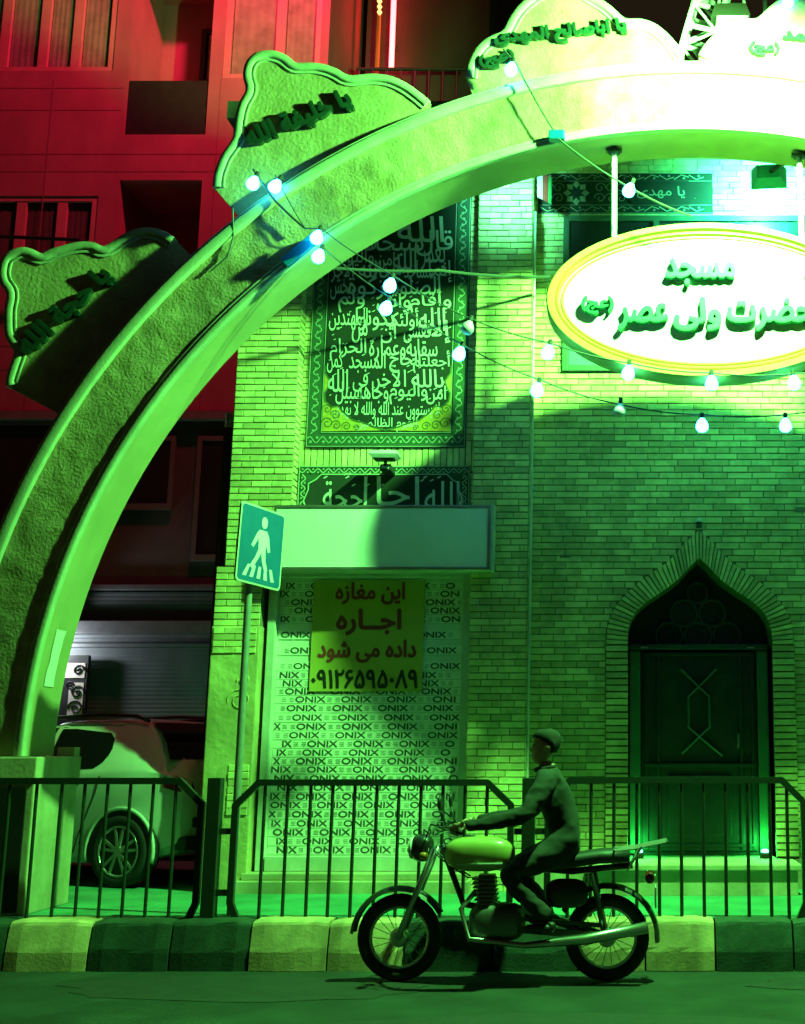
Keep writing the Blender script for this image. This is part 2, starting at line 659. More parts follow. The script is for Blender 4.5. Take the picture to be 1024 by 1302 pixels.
for sx in (-1, 1):
    mb = MB()
    xin = AX + sx * (RI - .13)
    xout = AX + sx * (RO + .12)
    mb.use(STONE)
    mb.box((xin, 9.96, SW), (xout, 10.74, 1.33), .012)
    mb.box((xin - sx * .012, 9.945, 1.33), (xout + sx * .02, 10.755, 1.525), .012)
    pl = mb.build('pillar', STONE, arch)
    xa_, xb_ = sorted((xin + sx * .05, xout - sx * .04))
    bx('dark_panel', (xa_, 9.945, SW + .02), (xb_, 9.958, 1.30), BLACK, pl, .004)
    bx('stone_stub', (xin - sx * .006, 10.62, 1.526), (xin + sx * .14, 10.73, 1.60), STONE, pl, .008)
# taped paper on the soffit of the left leg
mb = MB()
A, B = [], []
for i in range(8):
    a = R(168.5 - 5.0 * i / 7 + 5.5)
    A.append((AX + (RI - .003) * math.cos(a), 10.20 + random.uniform(-.012, .012), AZ + (RI - .003) * math.sin(a)))
    B.append((AX + (RI - .003) * math.cos(a), 10.36 + random.uniform(-.012, .012), AZ + (RI - .003) * math.sin(a)))
mb.strip(A, B)
mb.build('torn_paper', WHITE, arch)

# crests ------------------------------------------------------------
C1 = [(11, 492), (9, 486), (16, 464), (22, 448), (16, 439), (9, 428), (8, 417), (8, 395), (12, 376), (10, 370), (3, 362), (0, 350), (2, 336), (6, 327), (14, 321), (28, 316), (37, 317), (44, 320), (55, 326), (63, 320), (72, 317), (94, 311), (108, 309), (119, 310), (126, 312), (130, 317), (138, 314), (156, 301), (170, 294), (184, 291), (197, 292), (210, 296), (222, 304)]
C2 = [(273, 239), (273, 231), (275, 220), (283, 199), (291, 188), (298, 178), (300, 168), (300, 160), (303, 142), (308, 128), (315, 118), (315, 110), (312, 103), (311, 95), (313, 84), (318, 75), (326, 69), (335, 67), (345, 66), (354, 68), (362, 71), (370, 77), (376, 83), (395, 82), (408, 83), (419, 86), (431, 91), (441, 98), (447, 99), (462, 97), (475, 96), (487, 97), (498, 99), (510, 104), (522, 111), (534, 120), (546, 130)]
C3 = [(594, 100), (595, 88), (599, 77), (604, 67), (611, 58), (620, 51), (630, 46), (640, 43), (645, 34), (651, 22), (658, 12), (668, 2), (680, -7), (694, -13), (712, -16), (728, -15), (744, -10), (758, -2), (770, 5), (780, 13), (788, 21), (795, 27), (806, 26), (818, 27), (830, 31), (842, 39), (853, 50), (862, 60), (869, 72)]
CY_ = 10.15


def resamp(P, n):
    L = [0]
    for i in range(1, len(P)):
        L.append(L[-1] + (Vector(P[i]) - Vector(P[i - 1])).length)
    out = []
    k = 0
    for i in range(n):
        d = L[-1] * i / (n - 1)
        while k < len(L) - 2 and L[k + 1] < d:
            k += 1
        t = (d - L[k]) / (L[k + 1] - L[k])
        out.append(Vector(P[k]).lerp(Vector(P[k + 1]), t))
    return out


def crest(px, label, mirror=False, cy=CY_):
    pts = [(at(x, y, cy).x, at(x, y, cy).z) for x, y in px]
    if mirror:
        pts = [(2 * AX - x, z) for x, z in pts][::-1]
    pts = [(p.x, p.y) for p in resamp(pts, 90)]
    # smooth once
    sm = [pts[0]] + [((pts[i - 1][0] + 2 * pts[i][0] + pts[i + 1][0]) / 4, (pts[i - 1][1] + 2 * pts[i][1] + pts[i + 1][1]) / 4) for i in range(1, len(pts) - 1)] + [pts[-1]]
    a0 = math.atan2(sm[0][1] - AZ, sm[0][0] - AX)
    a1 = math.atan2(sm[-1][1] - AZ, sm[-1][0] - AX)
    low = [(AX + (RO - .12) * math.cos(a1 + (a0 - a1) * i / 24), AZ + (RO - .12) * math.sin(a1 + (a0 - a1) * i / 24)) for i in range(25)]
    mb = MB()
    mb.prism(sm + low, cy, cy + .075)
    pl = mb.build('crest_plate', CREST, arch)
    pl['label'] = label
    # raised double rim along the outline
    mb = MB()
    n = len(sm)
    nor = []
    for i in range(n):
        t = Vector(sm[min(i + 1, n - 1)]) - Vector(sm[max(i - 1, 0)])
        nor.append(Vector((t.y, -t.x)).normalized())
    sec = [(-.010, .07), (-.012, -.015), (-.004, -.028), (.045, -.028), (.056, -.022), (.062, -.006), (.072, -.015), (.088, -.012), (.094, .02)]
    K = len(sec)
    vs = []
    for i in range(n):
        for o_, y_ in sec:
            p = Vector(sm[i]) + nor[i] * o_
            vs.append((p.x, cy + y_, p.y))
    fs = [(i * K + j, (i + 1) * K + j, (i + 1) * K + j + 1, i * K + j + 1) for i in range(n - 1) for j in range(K - 1)]
    fs += [tuple(range(K)), tuple((n - 1) * K + j for j in range(K))[::-1]]
    mb.add(vs, fs)
    smooth(mb.build('crest_rim', MOULD, pl), 60)
    return pl


def arcwarp(rb, amid, cx=0.0):
    """flat text centred on x=0, baseline z=0 -> on a circle of radius rb about the arch centre, centred at angle amid"""
    def f(X, Z):
        a = R(amid) - X / rb
        r = rb + Z
        return AX + r * math.cos(a), AZ + r * math.sin(a)
    return f


def slant(p0, p1, Y=CY_):
    """flat text 0..1 across -> straight line from pixel p0 to pixel p1"""
    a, b = at(*p0, Y), at(*p1, Y)
    u = Vector((b.x - a.x, b.z - a.z))
    L = u.length
    u.normalize()
    v = Vector((-u.y, u.x))
    def f(X, Z):
        q = Vector((a.x, a.z)) + u * X + v * Z
        return q.x, q.y
    return f, L


def crest_text(pl, lines, cy=CY_):
    for s, p0, p1, h in lines:
        mb = MB()
        f, L = slant(p0, p1, cy)
        put_text(mb, s, 0, L, 0, h, cy - .025, .06, .05, 4, True, f)
        mb.build('lettering', LETTER, pl)


p1 = crest(C1, 'crest plate low on the left leg of the arch, half in shade', cy=10.23)
crest_text(p1, [('\u06cc\u0627 \u062d\u062c\u0629 \u0627\u0644\u0644\u0647', (42, 458), (148, 358), .21)], 10.23)
p2 = crest(C2, 'crest plate in front of the red building with tilted lettering')
crest_text(p2, [('\u06cc\u0627 \u062e\u0644\u06cc\u0641\u0629 \u0627\u0644\u0644\u0647', (322, 194), (451, 140), .21)])
p3 = crest(C3, 'domed crest plate left of the lattice mast with two lines of lettering')
crest_text(p3, [('\u06cc\u0627 \u0627\u0628\u0627\u0635\u0627\u0644\u062d \u0627\u0644\u0645\u0647\u062f\u06cc', (631, 64), (797, 48), .165), ('(\u0639\u062c)', (613, 92), (656, 82), .13)])
p4 = crest(C3, 'domed crest plate right of the lattice mast, cut by the picture edge', True)
crest_text(p4, [('\u06cc\u0627 \u0642\u0627\u0626\u0645 \u0622\u0644 \u0645\u062d\u0645\u062f', (995, 58), (1160, 74), .165), ('(\u0639\u062c)', (953, 72), (990, 74), .12)])

# ================================================================== MOSQUE
WY = 11.85           # face of the main wall
PY = 11.60           # face of the pilasters
TOP = 7.55
mosque = thing('mosque_building', 'cream brick mosque front with a pointed door niche, washed in green light', 'building', (0, WY, SW))


def ogee_px():
    h = [(0, 711), (9, 719), (16, 727), (27, 738), (40, 748), (52, 756), (63, 763), (73, 771), (80, 778), (86, 787), (89, 796), (90.5, 806), (91, 820)]
    o = [(0, 674), (9, 682), (20, 692), (30, 704), (40, 714), (57, 726), (75, 738), (88, 749), (100, 762), (108, 773), (114, 785), (118, 799), (119, 820)]
    return h, o


HIN, HOUT = ogee_px()
NX = at(891, 900, WY).x
SC = at(892, 790, WY).x - at(891, 790, WY).x


def og(pts, side, grow=0):
    return [(NX + side * (dx * SC + grow), at(891, y, WY).z) for dx, y in pts]


INNER_L = og(HIN, -1)
DOORZ = 0.62
IW = 91 * SC
OW = 119 * SC


def hole_half(z, w_in=True):
    """half width of the ogee border's outer outline at height z, or 0"""
    P = og(HOUT, 1)
    if z <= P[-1][1]:
        return OW
    if z >= P[0][1]:
        return 0
    for i in range(len(P) - 1):
        if P[i + 1][1] <= z <= P[i][1]:
            t = (z - P[i + 1][1]) / (P[i][1] - P[i + 1][1])
            return P[i + 1][0] + t * (P[i][0] - P[i + 1][0]) - NX
    return 0


CH = 0.0625


def brick(mb, x0, x1, z0, z1, y, d=0.012, e=0.0035):
    g = random.uniform(-.0035, .003)
    d2 = d + g
    j = lambda: random.uniform(-.0012, .0012)
    f = [(x0 + e + j(), z0 + e + j()), (x1 - e + j(), z0 + e + j()), (x1 - e + j(), z1 - e + j()), (x0 + e + j(), z1 - e + j())]
    b = [(x0, z0), (x1, z0), (x1, z1), (x0, z1)]
    vs = [(p[0], y, p[1]) for p in b] + [(p[0], y - d2 + j(), p[1]) for p in f]
    mb.add(vs, [(4, 5, 6, 7), (0, 1, 5, 4), (1, 2, 6, 5), (2, 3, 7, 6), (3, 0, 4, 7)])


def brickwork(mb, x0, x1, z0, z1, y, hole=None, length=(0.20, 0.25), joint=0.006):
    n = max(1, round((z1 - z0) / CH))
    h = (z1 - z0) / n
    for i in range(n):
        za, zb = z0 + i * h, z0 + (i + 1) * h - joint
        spans = [(x0, x1)]
        if hole:
            c, hw = hole((za + zb) / 2)
            if hw > 0:
                spans = [(x0, c - hw), (c + hw, x1)]
        for a, b in spans:
            x = a
            first = True
            while x < b - .02:
                L = random.uniform(*length)
                if first:
                    L *= (.5 if i % 2 else 1.0) * random.uniform(.9, 1.1)
                    first = False
                xe = min(x + L, b)
                if b - xe < .06:
                    xe = b
                brick(mb, x, xe - joint * .7, za, zb, y)
                x = xe


# backing walls (mortar) with the niche left open
mb = MB()
mb.use(MORTAR)
outl = [(NX - IW, DOORZ), (-0.95, DOORZ), (-0.95, TOP), (6.5, TOP), (6.5, DOORZ), (NX + IW, DOORZ)]
inn = og(HIN[::-1], 1) + og(HIN, -1)[1:]
left = [(-0.95, SW), (-0.95, TOP), (NX, TOP)] + og(HIN, -1) + [(NX - IW, SW)]
right = [(6.5, SW), (6.5, TOP), (NX, TOP)] + og(HIN, 1) + [(NX + IW, SW)]
mb.prism(left, WY, WY + .5)
mb.prism(right, WY, WY + .5)
mb.box((-3.76, PY + .005, 3.26), (-3.185, WY + .4, TOP))
mb.box((-3.84, PY + .005, 2.70), (-3.42, WY + .4, 3.258))
mb.box((-3.76, WY + .06, SW), (-3.19, WY + .4, 3.25))
mb.box((-1.47, PY + .005, SW), (-0.955, WY + .4, TOP))
mb.box((-3.18, WY - .10, 3.2), (-1.47, WY + .4, TOP))
mb.box((-3.76, WY + .4, SW), (-0.95, 22, TOP))
mb.build('masonry_core', MORTAR, mosque)
mb = MB()
brickwork(mb, -0.945, 3.6, SW, TOP - .02, WY, hole=lambda z: (NX, hole_half(z)))
mb.build('brick_wall', BRICK, mosque)
for (a, b, z0) in ((-3.77, -3.18, 3.265), (-1.475, -0.945, SW)):
    mb = MB()
    brickwork(mb, a, b, z0, TOP - .02, PY, length=(0.17, 0.22))
    # returns of the pilaster
    n = round((TOP - SW) / CH)
    for i in range(n):
        za = SW + i * (TOP - SW) / n
        for xx, s in ((b, 1), (a, -1)):
            vs = [(xx, PY - .008, za), (xx, WY - .02, za), (xx, WY - .02, za + CH - .009), (xx, PY - .008, za + CH - .009)]
            vs2 = [(xx + s * .006, v[1] + (.004 if k in (0, 3) else -.004), v[2] + (.003 if k < 2 else -.003)) for k, v in enumerate(vs)]
            if a < -3 and za < 3.265:
                continue
            mb.add(vs + vs2, [(4, 5, 6, 7), (0, 1, 5, 4), (1, 2, 6, 5), (2, 3, 7, 6), (3, 0, 4, 7)])
    mb.build('brick_pilaster', BRICK, mosque)
# strip of upright bricks between the two cloths
mb = MB()
x = -3.175
while x < -1.50:
    brick(mb, x, x + .052, 4.20, 4.50, WY - .10)
    x += .0595
brickwork(mb, -3.175, -1.475, 4.505, TOP - .02, WY - .10)
brickwork(mb, -3.175, -1.475, 3.2, 4.19, WY - .10)
mb.build('brick_infill', BRICK, mosque)
# low pier left of the shop: bricks above, patched plaster below
mb = MB()
mb.use(PLASTER)
mb.box((-3.85, PY - .03, SW), (-3.41, WY + .3, 2.70), .01)
pier = mb.build('plaster_pier', PLASTER, mosque)
mb = MB()
brickwork(mb, -3.83, -3.43, 2.45, 2.69, PY - .029, length=(.17, .22))
brickwork(mb, -3.845, -3.415, 2.705, 3.26, PY)
mb.build('exposed_brick', BRICK, pier)
mb = MB()
brickwork(mb, -3.62, -3.43, 1.0, 1.45, PY - .029, length=(.17, .22))
mb.build('exposed_brick', BRICK, pier)
mb = MB()   # scratched scroll in the plaster
for (cx, cz, r0, r1) in ((-3.56, 2.02, .03, .11), (-3.53, 2.2, .02, .06)):
    pts = []
    for i in range(30):
        a = i * .33
        r = r0 + (r1 - r0) * i / 29
        pts.append((cx + r * math.cos(a), PY - .031, cz + r * math.sin(a)))
    mb.tube(pts, .007, 6)
mb.build('plaster_scroll', PLASTER, pier)
# pointed border of radial bricks round the niche
mb = MB()
for side in (-1, 1):
    n = 30
    I = resamp(og(HIN, side), n)
    O = resamp(og(HOUT, side), n)
    for i in range(n - 1):
        g = .10
        q = [I[i].lerp(I[i + 1], g), O[i].lerp(O[i + 1], g), O[i].lerp(O[i + 1], 1 - g), I[i].lerp(I[i + 1], 1 - g)]
        d = .05 + random.uniform(-.006, .006)
        vs = [(p.x, WY + .02, p.y) for p in q]
        c = sum((p for p in q), Vector((0, 0))) / 4
        vs += [(p.x + (c.x - p.x) * .06, WY - d, p.y + (c.y - p.y) * .06) for p in q]
        mb.add(vs, [(4, 5, 6, 7), (0, 1, 5, 4), (1, 2, 6, 5), (2, 3, 7, 6), (3, 0, 4, 7)])
    z = SW
    zt = og(HIN, 1)[-1][1]
    k = round((zt - DOORZ) / .063)
    for i in range(k):
        za = DOORZ + (zt - DOORZ) * i / k
        zb = DOORZ + (zt - DOORZ) * (i + 1) / k - .008
        xa, xb = sorted((NX + side * IW, NX + side * OW))
        brick(mb, xa, xb, za, zb, WY + .0, d=.05)
mb.build('niche_border', BRICK, mosque)
# niche reveal, back wall and door
ND = .34
mb = MB()
P = [(NX - IW, SW + .1)] + og(HIN, -1)[::-1] + og(HIN, 1)[1:] + [(NX + IW, SW + .1)]
mb.strip([(x, WY - .03, z) for x, z in P], [(x, WY + ND, z) for x, z in P])
mb.build('niche_reveal', JAMB, mosque)
dw = .545
dz1 = at(891, 828, WY + ND).z
mb = MB()
mb.prism([(NX - IW - .05, SW), (NX - IW - .05, 3.45), (NX + IW + .05, 3.45), (NX + IW + .05, SW)], WY + ND, WY + ND + .08)
mb.build('niche_back', DOORMAT, mosque)
door = bx('door', (NX - dw, WY + ND - .05, DOORZ + .02), (NX + dw, WY + ND - .004, dz1), DOORMAT, mosque, .01)
y = WY + ND - .052
mb = MB()
for xa in (-dw + .03, -dw + .14, dw - .05, dw - .16):
    mb.box((NX + xa, y - .02, DOORZ + .04), (NX + xa + .03, y, dz1 - .02), .004)
for zz in (DOORZ + .06, 1.42, dz1 - .05):
    mb.box((NX - dw + .02, y - .026, zz), (NX + dw - .02, y, zz + .03), .004)
mb.box((NX - .30, y - .016, DOORZ + .16), (NX + .30, y, 1.34), .012)
mb.build('door_frame', DOORMAT, door)
mb = MB()
zc = 2.02
for pts in ([(-.17, zc + .32), (0, zc + .15), (.17, zc + .32)], [(-.17, zc - .48), (0, zc - .32), (.22, zc - .5)]):
    mb.tube([(NX + p[0], y - .015, p[1]) for p in pts], .012, 8)
hexp = [(0, .15), (.10, .06), (.10, -.23), (0, -.32), (-.10, -.23), (-.10, .06)]
mb.tube([(NX + a, y - .015, zc + b) for a, b in hexp], .012, 8, closed=True)
mb.build('door_ornament', mat('door_ornament_metal', (.05, .09, .07), (.04, .07, .055), .45), door)
mb = MB()
mb.tube([(NX + .37, y - .01, 1.60), (NX + .37, y - .05, 1.60), (NX + .37, y - .05, 1.72), (NX + .37, y - .01, 1.72)], .012, 8)
mb.build('handle', STEEL, door)
# tracery above the lintel
mb = MB()
for cx, cz, r in ((-.28, 2.66, .13), (0, 2.66, .13), (.28, 2.66, .13), (-.14, 2.88, .13), (.14, 2.88, .13), (0, 3.08, .10)):
    mb.tube([(NX + cx + r * math.cos(R(a)), WY + ND - .02, cz + r * math.sin(R(a))) for a in range(0, 360, 24)], .014, 6, closed=True)
mb.box((NX - IW + .02, WY + ND - .10, dz1 + .01), (NX + IW - .02, WY + ND - .002, dz1 + .06), .006)
mb.build('transom_tracery', mat('tracery_metal', (.026, .048, .036), (.018, .034, .026), .5), mosque)
for s in (-1, 1):
    xa, xb = sorted((NX + s * (IW - .015), NX + s * (dw + .015)))
    bx('jamb_panel', (xa, WY + ND - .07, DOORZ), (xb, WY + ND - .003, dz1), JAMB, mosque, .008)
for s, hx in ((-1, .52), (1, .50)):
    bx('hinge', (NX + s * hx - .035, WY + ND - .125, dz1 + .02), (NX + s * hx + .035, WY + ND - .10, dz1 + .035), STEEL, mosque)
# doorstep
mb = MB()
mb.box((NX - 1.02, 11.28, SW - .01), (NX + .80, WY + ND - .01, .545), .012)
mb.box((NX - 1.05, 11.24, .545), (NX + .83, WY + ND - .012, .60), .012)
mb.build('door_step', STONE, mosque)
# plinth course
mb = MB()
mb.box((-.945, WY - .035, SW - .01), (NX - 1.06, WY + .01, .62), .01)
mb.box((NX + .84, WY - .035, SW - .01), (6.4, WY + .01, .60), .01)
mb.build('stone_plinth', STONE, mosque)
# window behind the hanging sign
wx0, wx1 = at(715, 470, WY).x, at(1085, 470, WY).x
wz0, wz1 = at(800, 473, WY).z, at(800, 276, WY).z
wn = bx('window', (wx0, WY - .02, wz0), (wx1, WY + .02, wz1), GLASSDARK, mosque)
mb = MB()
for a, b in (((wx0, wz0), (wx0 + .06, wz1)), ((wx1 - .06, wz0), (wx1, wz1)), ((wx0 + .06, wz0), (wx1 - .06, wz0 + .06)), ((wx0 + .06, wz1 - .06), (wx1 - .06, wz1)), ((wx0 + .9, wz0 + .06), (wx0 + .96, wz1 - .06))):
    mb.box((a[0], WY - .045, a[1]), (b[0], WY - .018, b[1]), .004)
mb.build('window_frame', mat('green_window_paint', (.05, .10, .06), (.04, .08, .05), .5), wn)
bx('frosted_pane', (wx0 + .064, WY - .03, wz0 + .064), (wx1 - .064, WY - .022, wz0 + .45), mat('frosted_green_glass', (.12, .45, .24), (.1, .38, .2), .4), wn)
# eaves with a tin-edged canopy
mb = MB()
mb.use(DARKWALL)
mb.box((-3.9, 11.45, TOP), (7, 12.6, TOP + .12))
mb.box((-3.95, 11.38, TOP + .12), (7, 12.6, TOP + .30))
ev = mb.build('eaves', DARKWALL, mosque)
mb = MB()
mb.box((-.2, 11.34, TOP + .03), (3.6, 11.445, TOP + .10), .01)
mb.build('rusty_edge_strip', mat('rusty_tin', (.42, .12, .04), (.24, .07, .03), .8, scale=9), ev)
# pale conduit running down beside the pilaster
mb = MB()
mb.tube([(-.925, PY + .035, .5), (-.925, PY + .035, 6.8)], .013, 8)
for z in (1.2, 2.6, 4.0, 5.4):
    mb.box((-.945, PY + .02, z), (-.905, PY + .05, z + .03))
mb.build('conduit', OLDWHITE, mosque)
# dark stain brick and small fixings
for px, py in ((719, 706), (1017, 648)):
    mb = MB()
    p = at(px, py, WY)
    mb.box((p.x - .05, WY - .014, p.z - .025), (p.x + .05, WY - .002, p.z + .025), .003)
    mb.build('patch_brick', MORTAR, mosque)

# shop front, part of the building
SY = 11.74
sx0, sx1, sz0, sz1 = -3.375, -1.46, .50, 3.26
shop = bx('shop_front', (sx0 + .07, SY + .03, sz0 + .05), (sx1 - .07, SY + .05, sz1), mat('paper_backing', (.75, .75, .66), (.66, .66, .58), .85, scale=3), mosque)
mb = MB()
for a, b, c, d in ((sx0, sx0 + .075, sz0, sz1), (sx1 - .10, sx1, sz0, sz1), (sx0 + .086, sx1 - .101, sz0, sz0 + .13), (sx0 + .086, sx1 - .101, sz1 - .09, sz1)):
    mb.box((a, SY - .05, c), (b, SY + .06, d), .006)
mb.build('shop_frame', OLDWHITE, shop)
mb = MB()
rows = []
zr = sz1 - .125
k = 0
while zr > sz0 + .20:
    h = random.choice((.074, .078, .086, .080))
    rows.append((zr - h, zr))
    e = .001 if k % 2 else 0
    mb.add([(sx0 + .09, SY + .0275 - e, zr - h - .004), (sx1 - .105, SY + .0275 - e, zr - h - .004), (sx1 - .105, SY + .0265 - e, zr), (sx0 + .09, SY + .0265 - e, zr)], [(0, 1, 2, 3)])
    k += 1
    zr -= h
    if random.random() < .08:
        zr -= .06
mst = mb
mst_mat = mat('printed_paper', (.82, .82, .72), (.72, .72, .62), .85, scale=4)
mb = MB()
mk = MB()
ph = -.2
for k, (za, zb) in enumerate(rows):
    ph += random.choice((-.15, -.06, .05, .11, .19)) + random.uniform(-.02, .02)
    ph = -.42 + (ph + .42) % .42
    x = sx0 + .10 + ph
    mk.add([(sx0 + .08, SY + .0240, za - .002), (sx1 - .105, SY + .0240, za - .002), (sx1 - .105, SY + .0240, za + .002), (sx0 + .08, SY + .0240, za + .002)], [(0, 1, 2, 3)])
    zt = (za + zb) / 2
    H2 = .0265
    while x < sx1 - .12:
        ext = ((0, .31), (.35, .63), (.70, .76), (.79, 1.0))
        vis = [i for i in range(4) if x + ext[i][0] * .275 > sx0 + .085 and x + ext[i][1] * .275 < sx1 - .11]
        if vis and vis != [2]:
            put_text(mb, 'ONIX'[vis[0]:vis[-1] + 1], x + ext[vis[0]][0] * .275, x + ext[vis[-1]][1] * .275, zt - H2, zt + H2, SY + .0245, .04, res=4)
        for dx in (-.058, .292):
            if sx0 + .1 < x + dx < sx1 - .15:
                for q in range(3):
                    mk.add([(x + dx, SY + .0245, zt - .020 + q * .015), (x + dx + .046, SY + .0245, zt - .020 + q * .015), (x + dx + .046, SY + .0245, zt - .013 + q * .015), (x + dx + .006, SY + .0245, zt - .013 + q * .015)], [(0, 1, 2, 3)])
        x += .425 + random.uniform(-.004, .004)
mb.build('printed_lettering', mat('strip_ink', (.05, .055, .05), (.09, .09, .085), .9, scale=30), shop)
mst.use(mst_mat)
mst.m = [0] * len(mst.f)
mst.use(mat('faded_strip_ink', (.26, .27, .25), (.42, .42, .40), .9, scale=30))
mst.add(mk.v, mk.f)
mst.build('paper_strips', None, shop)
mb = MB()
mb.box((sx0 - .12, 11.42, SW - .01), (sx1 + .05, SY - .05, .44), .01)
mb.box((sx0 - .06, 11.50, .44), (sx1 + .03, SY - .02, .498), .008)
mb.build('shop_sill', STONE, mosque)
# rent notice
RY = SY + .008
n0, n1 = at(393, 879, RY), at(541, 738, RY)
notice = thing('rent_notice', 'yellow cloth notice with red and black Persian lettering on the papered shop window', 'notice', (n0.x, RY, n0.z))
mb = MB()
NXg = 16
gx = [n0.x + (n1.x - n0.x) * i / NXg for i in range(NXg + 1)]
vs = []
for j in range(13):
    for i in range(NXg + 1):
        z = n0.z + (n1.z - n0.z) * j / 12
        vs.append((gx[i], RY + .0030 + .001 * math.sin(i * 1.3) * math.sin(j * .9), z))
mb.add(vs, [(j * 17 + i, j * 17 + i + 1, (j + 1) * 17 + i + 1, (j + 1) * 17 + i) for j in range(12) for i in range(NXg)])
nb = MB()
smooth(mb.build('notice_cloth', mat('yellow_notice_cloth', (.52, .42, .08), (.44, .35, .06), .8, scale=5), notice))
RED = mat('red_notice_ink', (.34, .03, .03), (.3, .025, .025), .8)


def ntext(m_, s, px0, px1, py0, py1, mm, bold=.04):
    a, b = at(px0, py1, RY), at(px1, py0, RY)
    put_text(m_, s, a.x, b.x, a.z, b.z, RY - .0005, bold, res=3, fa=True)


mb = MB()
ntext(mb, '\u0627\u06cc\u0646 \u0645\u063a\u0627\u0632\u0647', 427, 515, 741, 768, RED)
ntext(mb, '\u0627\u062c\u0640\u0640\u0627\u0631\u0647', 428, 510, 775, 807, RED)
ntext(mb, '\u062f\u0627\u062f\u0647 \u0645\u06cc \u0634\u0648\u062f', 404, 529, 814, 842, RED)
mb.build('notice_words', RED, notice)
mb = MB()
a, b = at(396, 875, RY), at(531, 852, RY)
put_text(mb, '\u06f0\u06f9\u06f1\u06f2\u06f6\u06f5\u06f9\u06f5\u06f0\u06f8\u06f9', a.x, b.x, a.z, b.z, RY - .0005, .03, res=4)
mb.build('notice_number', BLACK, notice)

# blank light box over the shop
bl, br = at(350, 643, 11.42), at(622, 724, 11.42)
boxs = thing('shop_signboard', 'long blank white signboard box fixed over the papered shop window', 'signboard', (bl.x, 11.5, br.z))
bx('sign_casing', (bl.x, 11.424, br.z), (br.x, 11.74, bl.z), OLDWHITE, boxs, .006)
bx('sign_face', (bl.x + .02, 11.414, br.z + .02), (br.x - .02, 11.424, bl.z - .02), WHITE, boxs, .003)
mb = MB()
for a, b in (((bl.x - .004, br.z - .004), (br.x + .004, br.z + .022)), ((bl.x - .004, bl.z - .022), (br.x + .004, bl.z + .004)), ((bl.x - .004, br.z + .022), (bl.x + .02, bl.z - .022)), ((br.x - .02, br.z + .022), (br.x + .004, bl.z - .022))):
    mb.box((a[0], 11.404, a[1]), (b[0], 11.422, b[1]), .003)
mb.build('sign_edging', STEEL, boxs)
bx('end_strip', (br.x + .005, 11.43, br.z - .01), (br.x + .035, 11.73, bl.z + .02), OLDWHITE, boxs, .004)

# ================================================================== CLOTH BANNERS
BY = WY - .135
b0, b1 = at(388, 569, BY), at(600, 256, BY)
banner = thing('verse_banner', 'tall black and green cloth banner covered in white calligraphy, hung between brick pilasters', 'banner', (b0.x, BY, b0.z))
bw, bh = b1.x - b0.x, 7.22 - b0.z


def cloth(mb, x0, x1, z0, z1, y, n=14, m=26, amp=.006):
    vs = [(x0 + (x1 - x0) * i / n, y + amp * math.sin(i * .9 + j * .35) * math.sin(j * .5), z0 + (z1 - z0) * j / m) for j in range(m + 1) for i in range(n + 1)]
    mb.add(vs, [(j * (n + 1) + i, j * (n + 1) + i + 1, (j + 1) * (n + 1) + i + 1, (j + 1) * (n + 1) + i) for j in range(m) for i in range(n)])


mb = MB()
cloth(mb, b0.x, b1.x, b0.z, b0.z + bh, BY + .012)
smooth(mb.build('banner_cloth', CLOTH_BLACK, banner))


def rectframe(mb, x0, x1, z0, z1, t, y):
    for a, b, c, d in ((x0, x1, z0, z0 + t), (x0, x1, z1 - t, z1), (x0, x0 + t, z0 + t, z1 - t), (x1 - t, x1, z0 + t, z1 - t)):
        mb.add([(a, y, c), (b, y, c), (b, y, d), (a, y, d)], [(0, 1, 2, 3)])


mb = MB()
rectframe(mb, b0.x + .02, b1.x - .02, b0.z + .02, b0.z + bh - .02, .115, BY)
mb.build('border_band', CLOTH_GREEN, banner)


def rosette(mb, cx, cz, r, y, k=6, ph=0, inner=.45):
    n = k * 2
    vs = [(cx + (r if i % 2 == 0 else r * inner) * math.cos(ph + math.pi * i / k), y, cz + (r if i % 2 == 0 else r * inner) * math.sin(ph + math.pi * i / k)) for i in range(n)]
    mb.add(vs, [tuple(range(n))])


def vine(mb, pts, wdt, y):
    n = len(pts)
    A, B = [], []
    for i in range(n):
        t = Vector(pts[min(i + 1, n - 1)]) - Vector(pts[max(i - 1, 0)])
        nn = Vector((-t.y, t.x)).normalized() * wdt / 2
        A.append((pts[i][0] + nn.x, y, pts[i][1] + nn.y))
        B.append((pts[i][0] - nn.x, y, pts[i][1] - nn.y))
    mb.strip(A, B)


def border_pattern(mb, x0, x1, z0, z1, t, y, step=.062, wdt=.009):
    """scrolling vine and buds inside a frame of width t"""
    for (horizontal, c) in ((1, z0 + t / 2), (1, z1 - t / 2), (0, x0 + t / 2), (0, x1 - t / 2)):
        lo, hi = (x0, x1) if horizontal else (z0 + t, z1 - t)
        n = int((hi - lo) / .012)
        pts = []
        for i in range(n):
            u = lo + (hi - lo) * i / (n - 1)
            v = c + math.sin(u * math.pi / step) * t * .26
            pts.append((u, v) if horizontal else (v, u))
        vine(mb, pts, wdt, y)
        k = int((hi - lo) / step)
        for i in range(k):
            u = lo + (i + .5) * step
            v = c - math.sin(u * math.pi / step) * t * .2
            rosette(mb, u if horizontal else v, v if horizontal else u, t * .17, y, 4, random.random())


mb = MB()
border_pattern(mb, b0.x + .02, b1.x - .02, b0.z + .02, b0.z + bh - .02, .115, BY - .002)
rectframe(mb, b0.x + .008, b1.x - .008, b0.z + .008, b0.z + bh - .008, .008, BY - .002)
rectframe(mb, b0.x + .145, b1.x - .145, b0.z + .145, b0.z + bh - .145, .007, BY - .002)
mb.build('border_ornament', mat('border_print', (.26, .36, .24), (.19, .28, .18), .9, scale=12), banner)
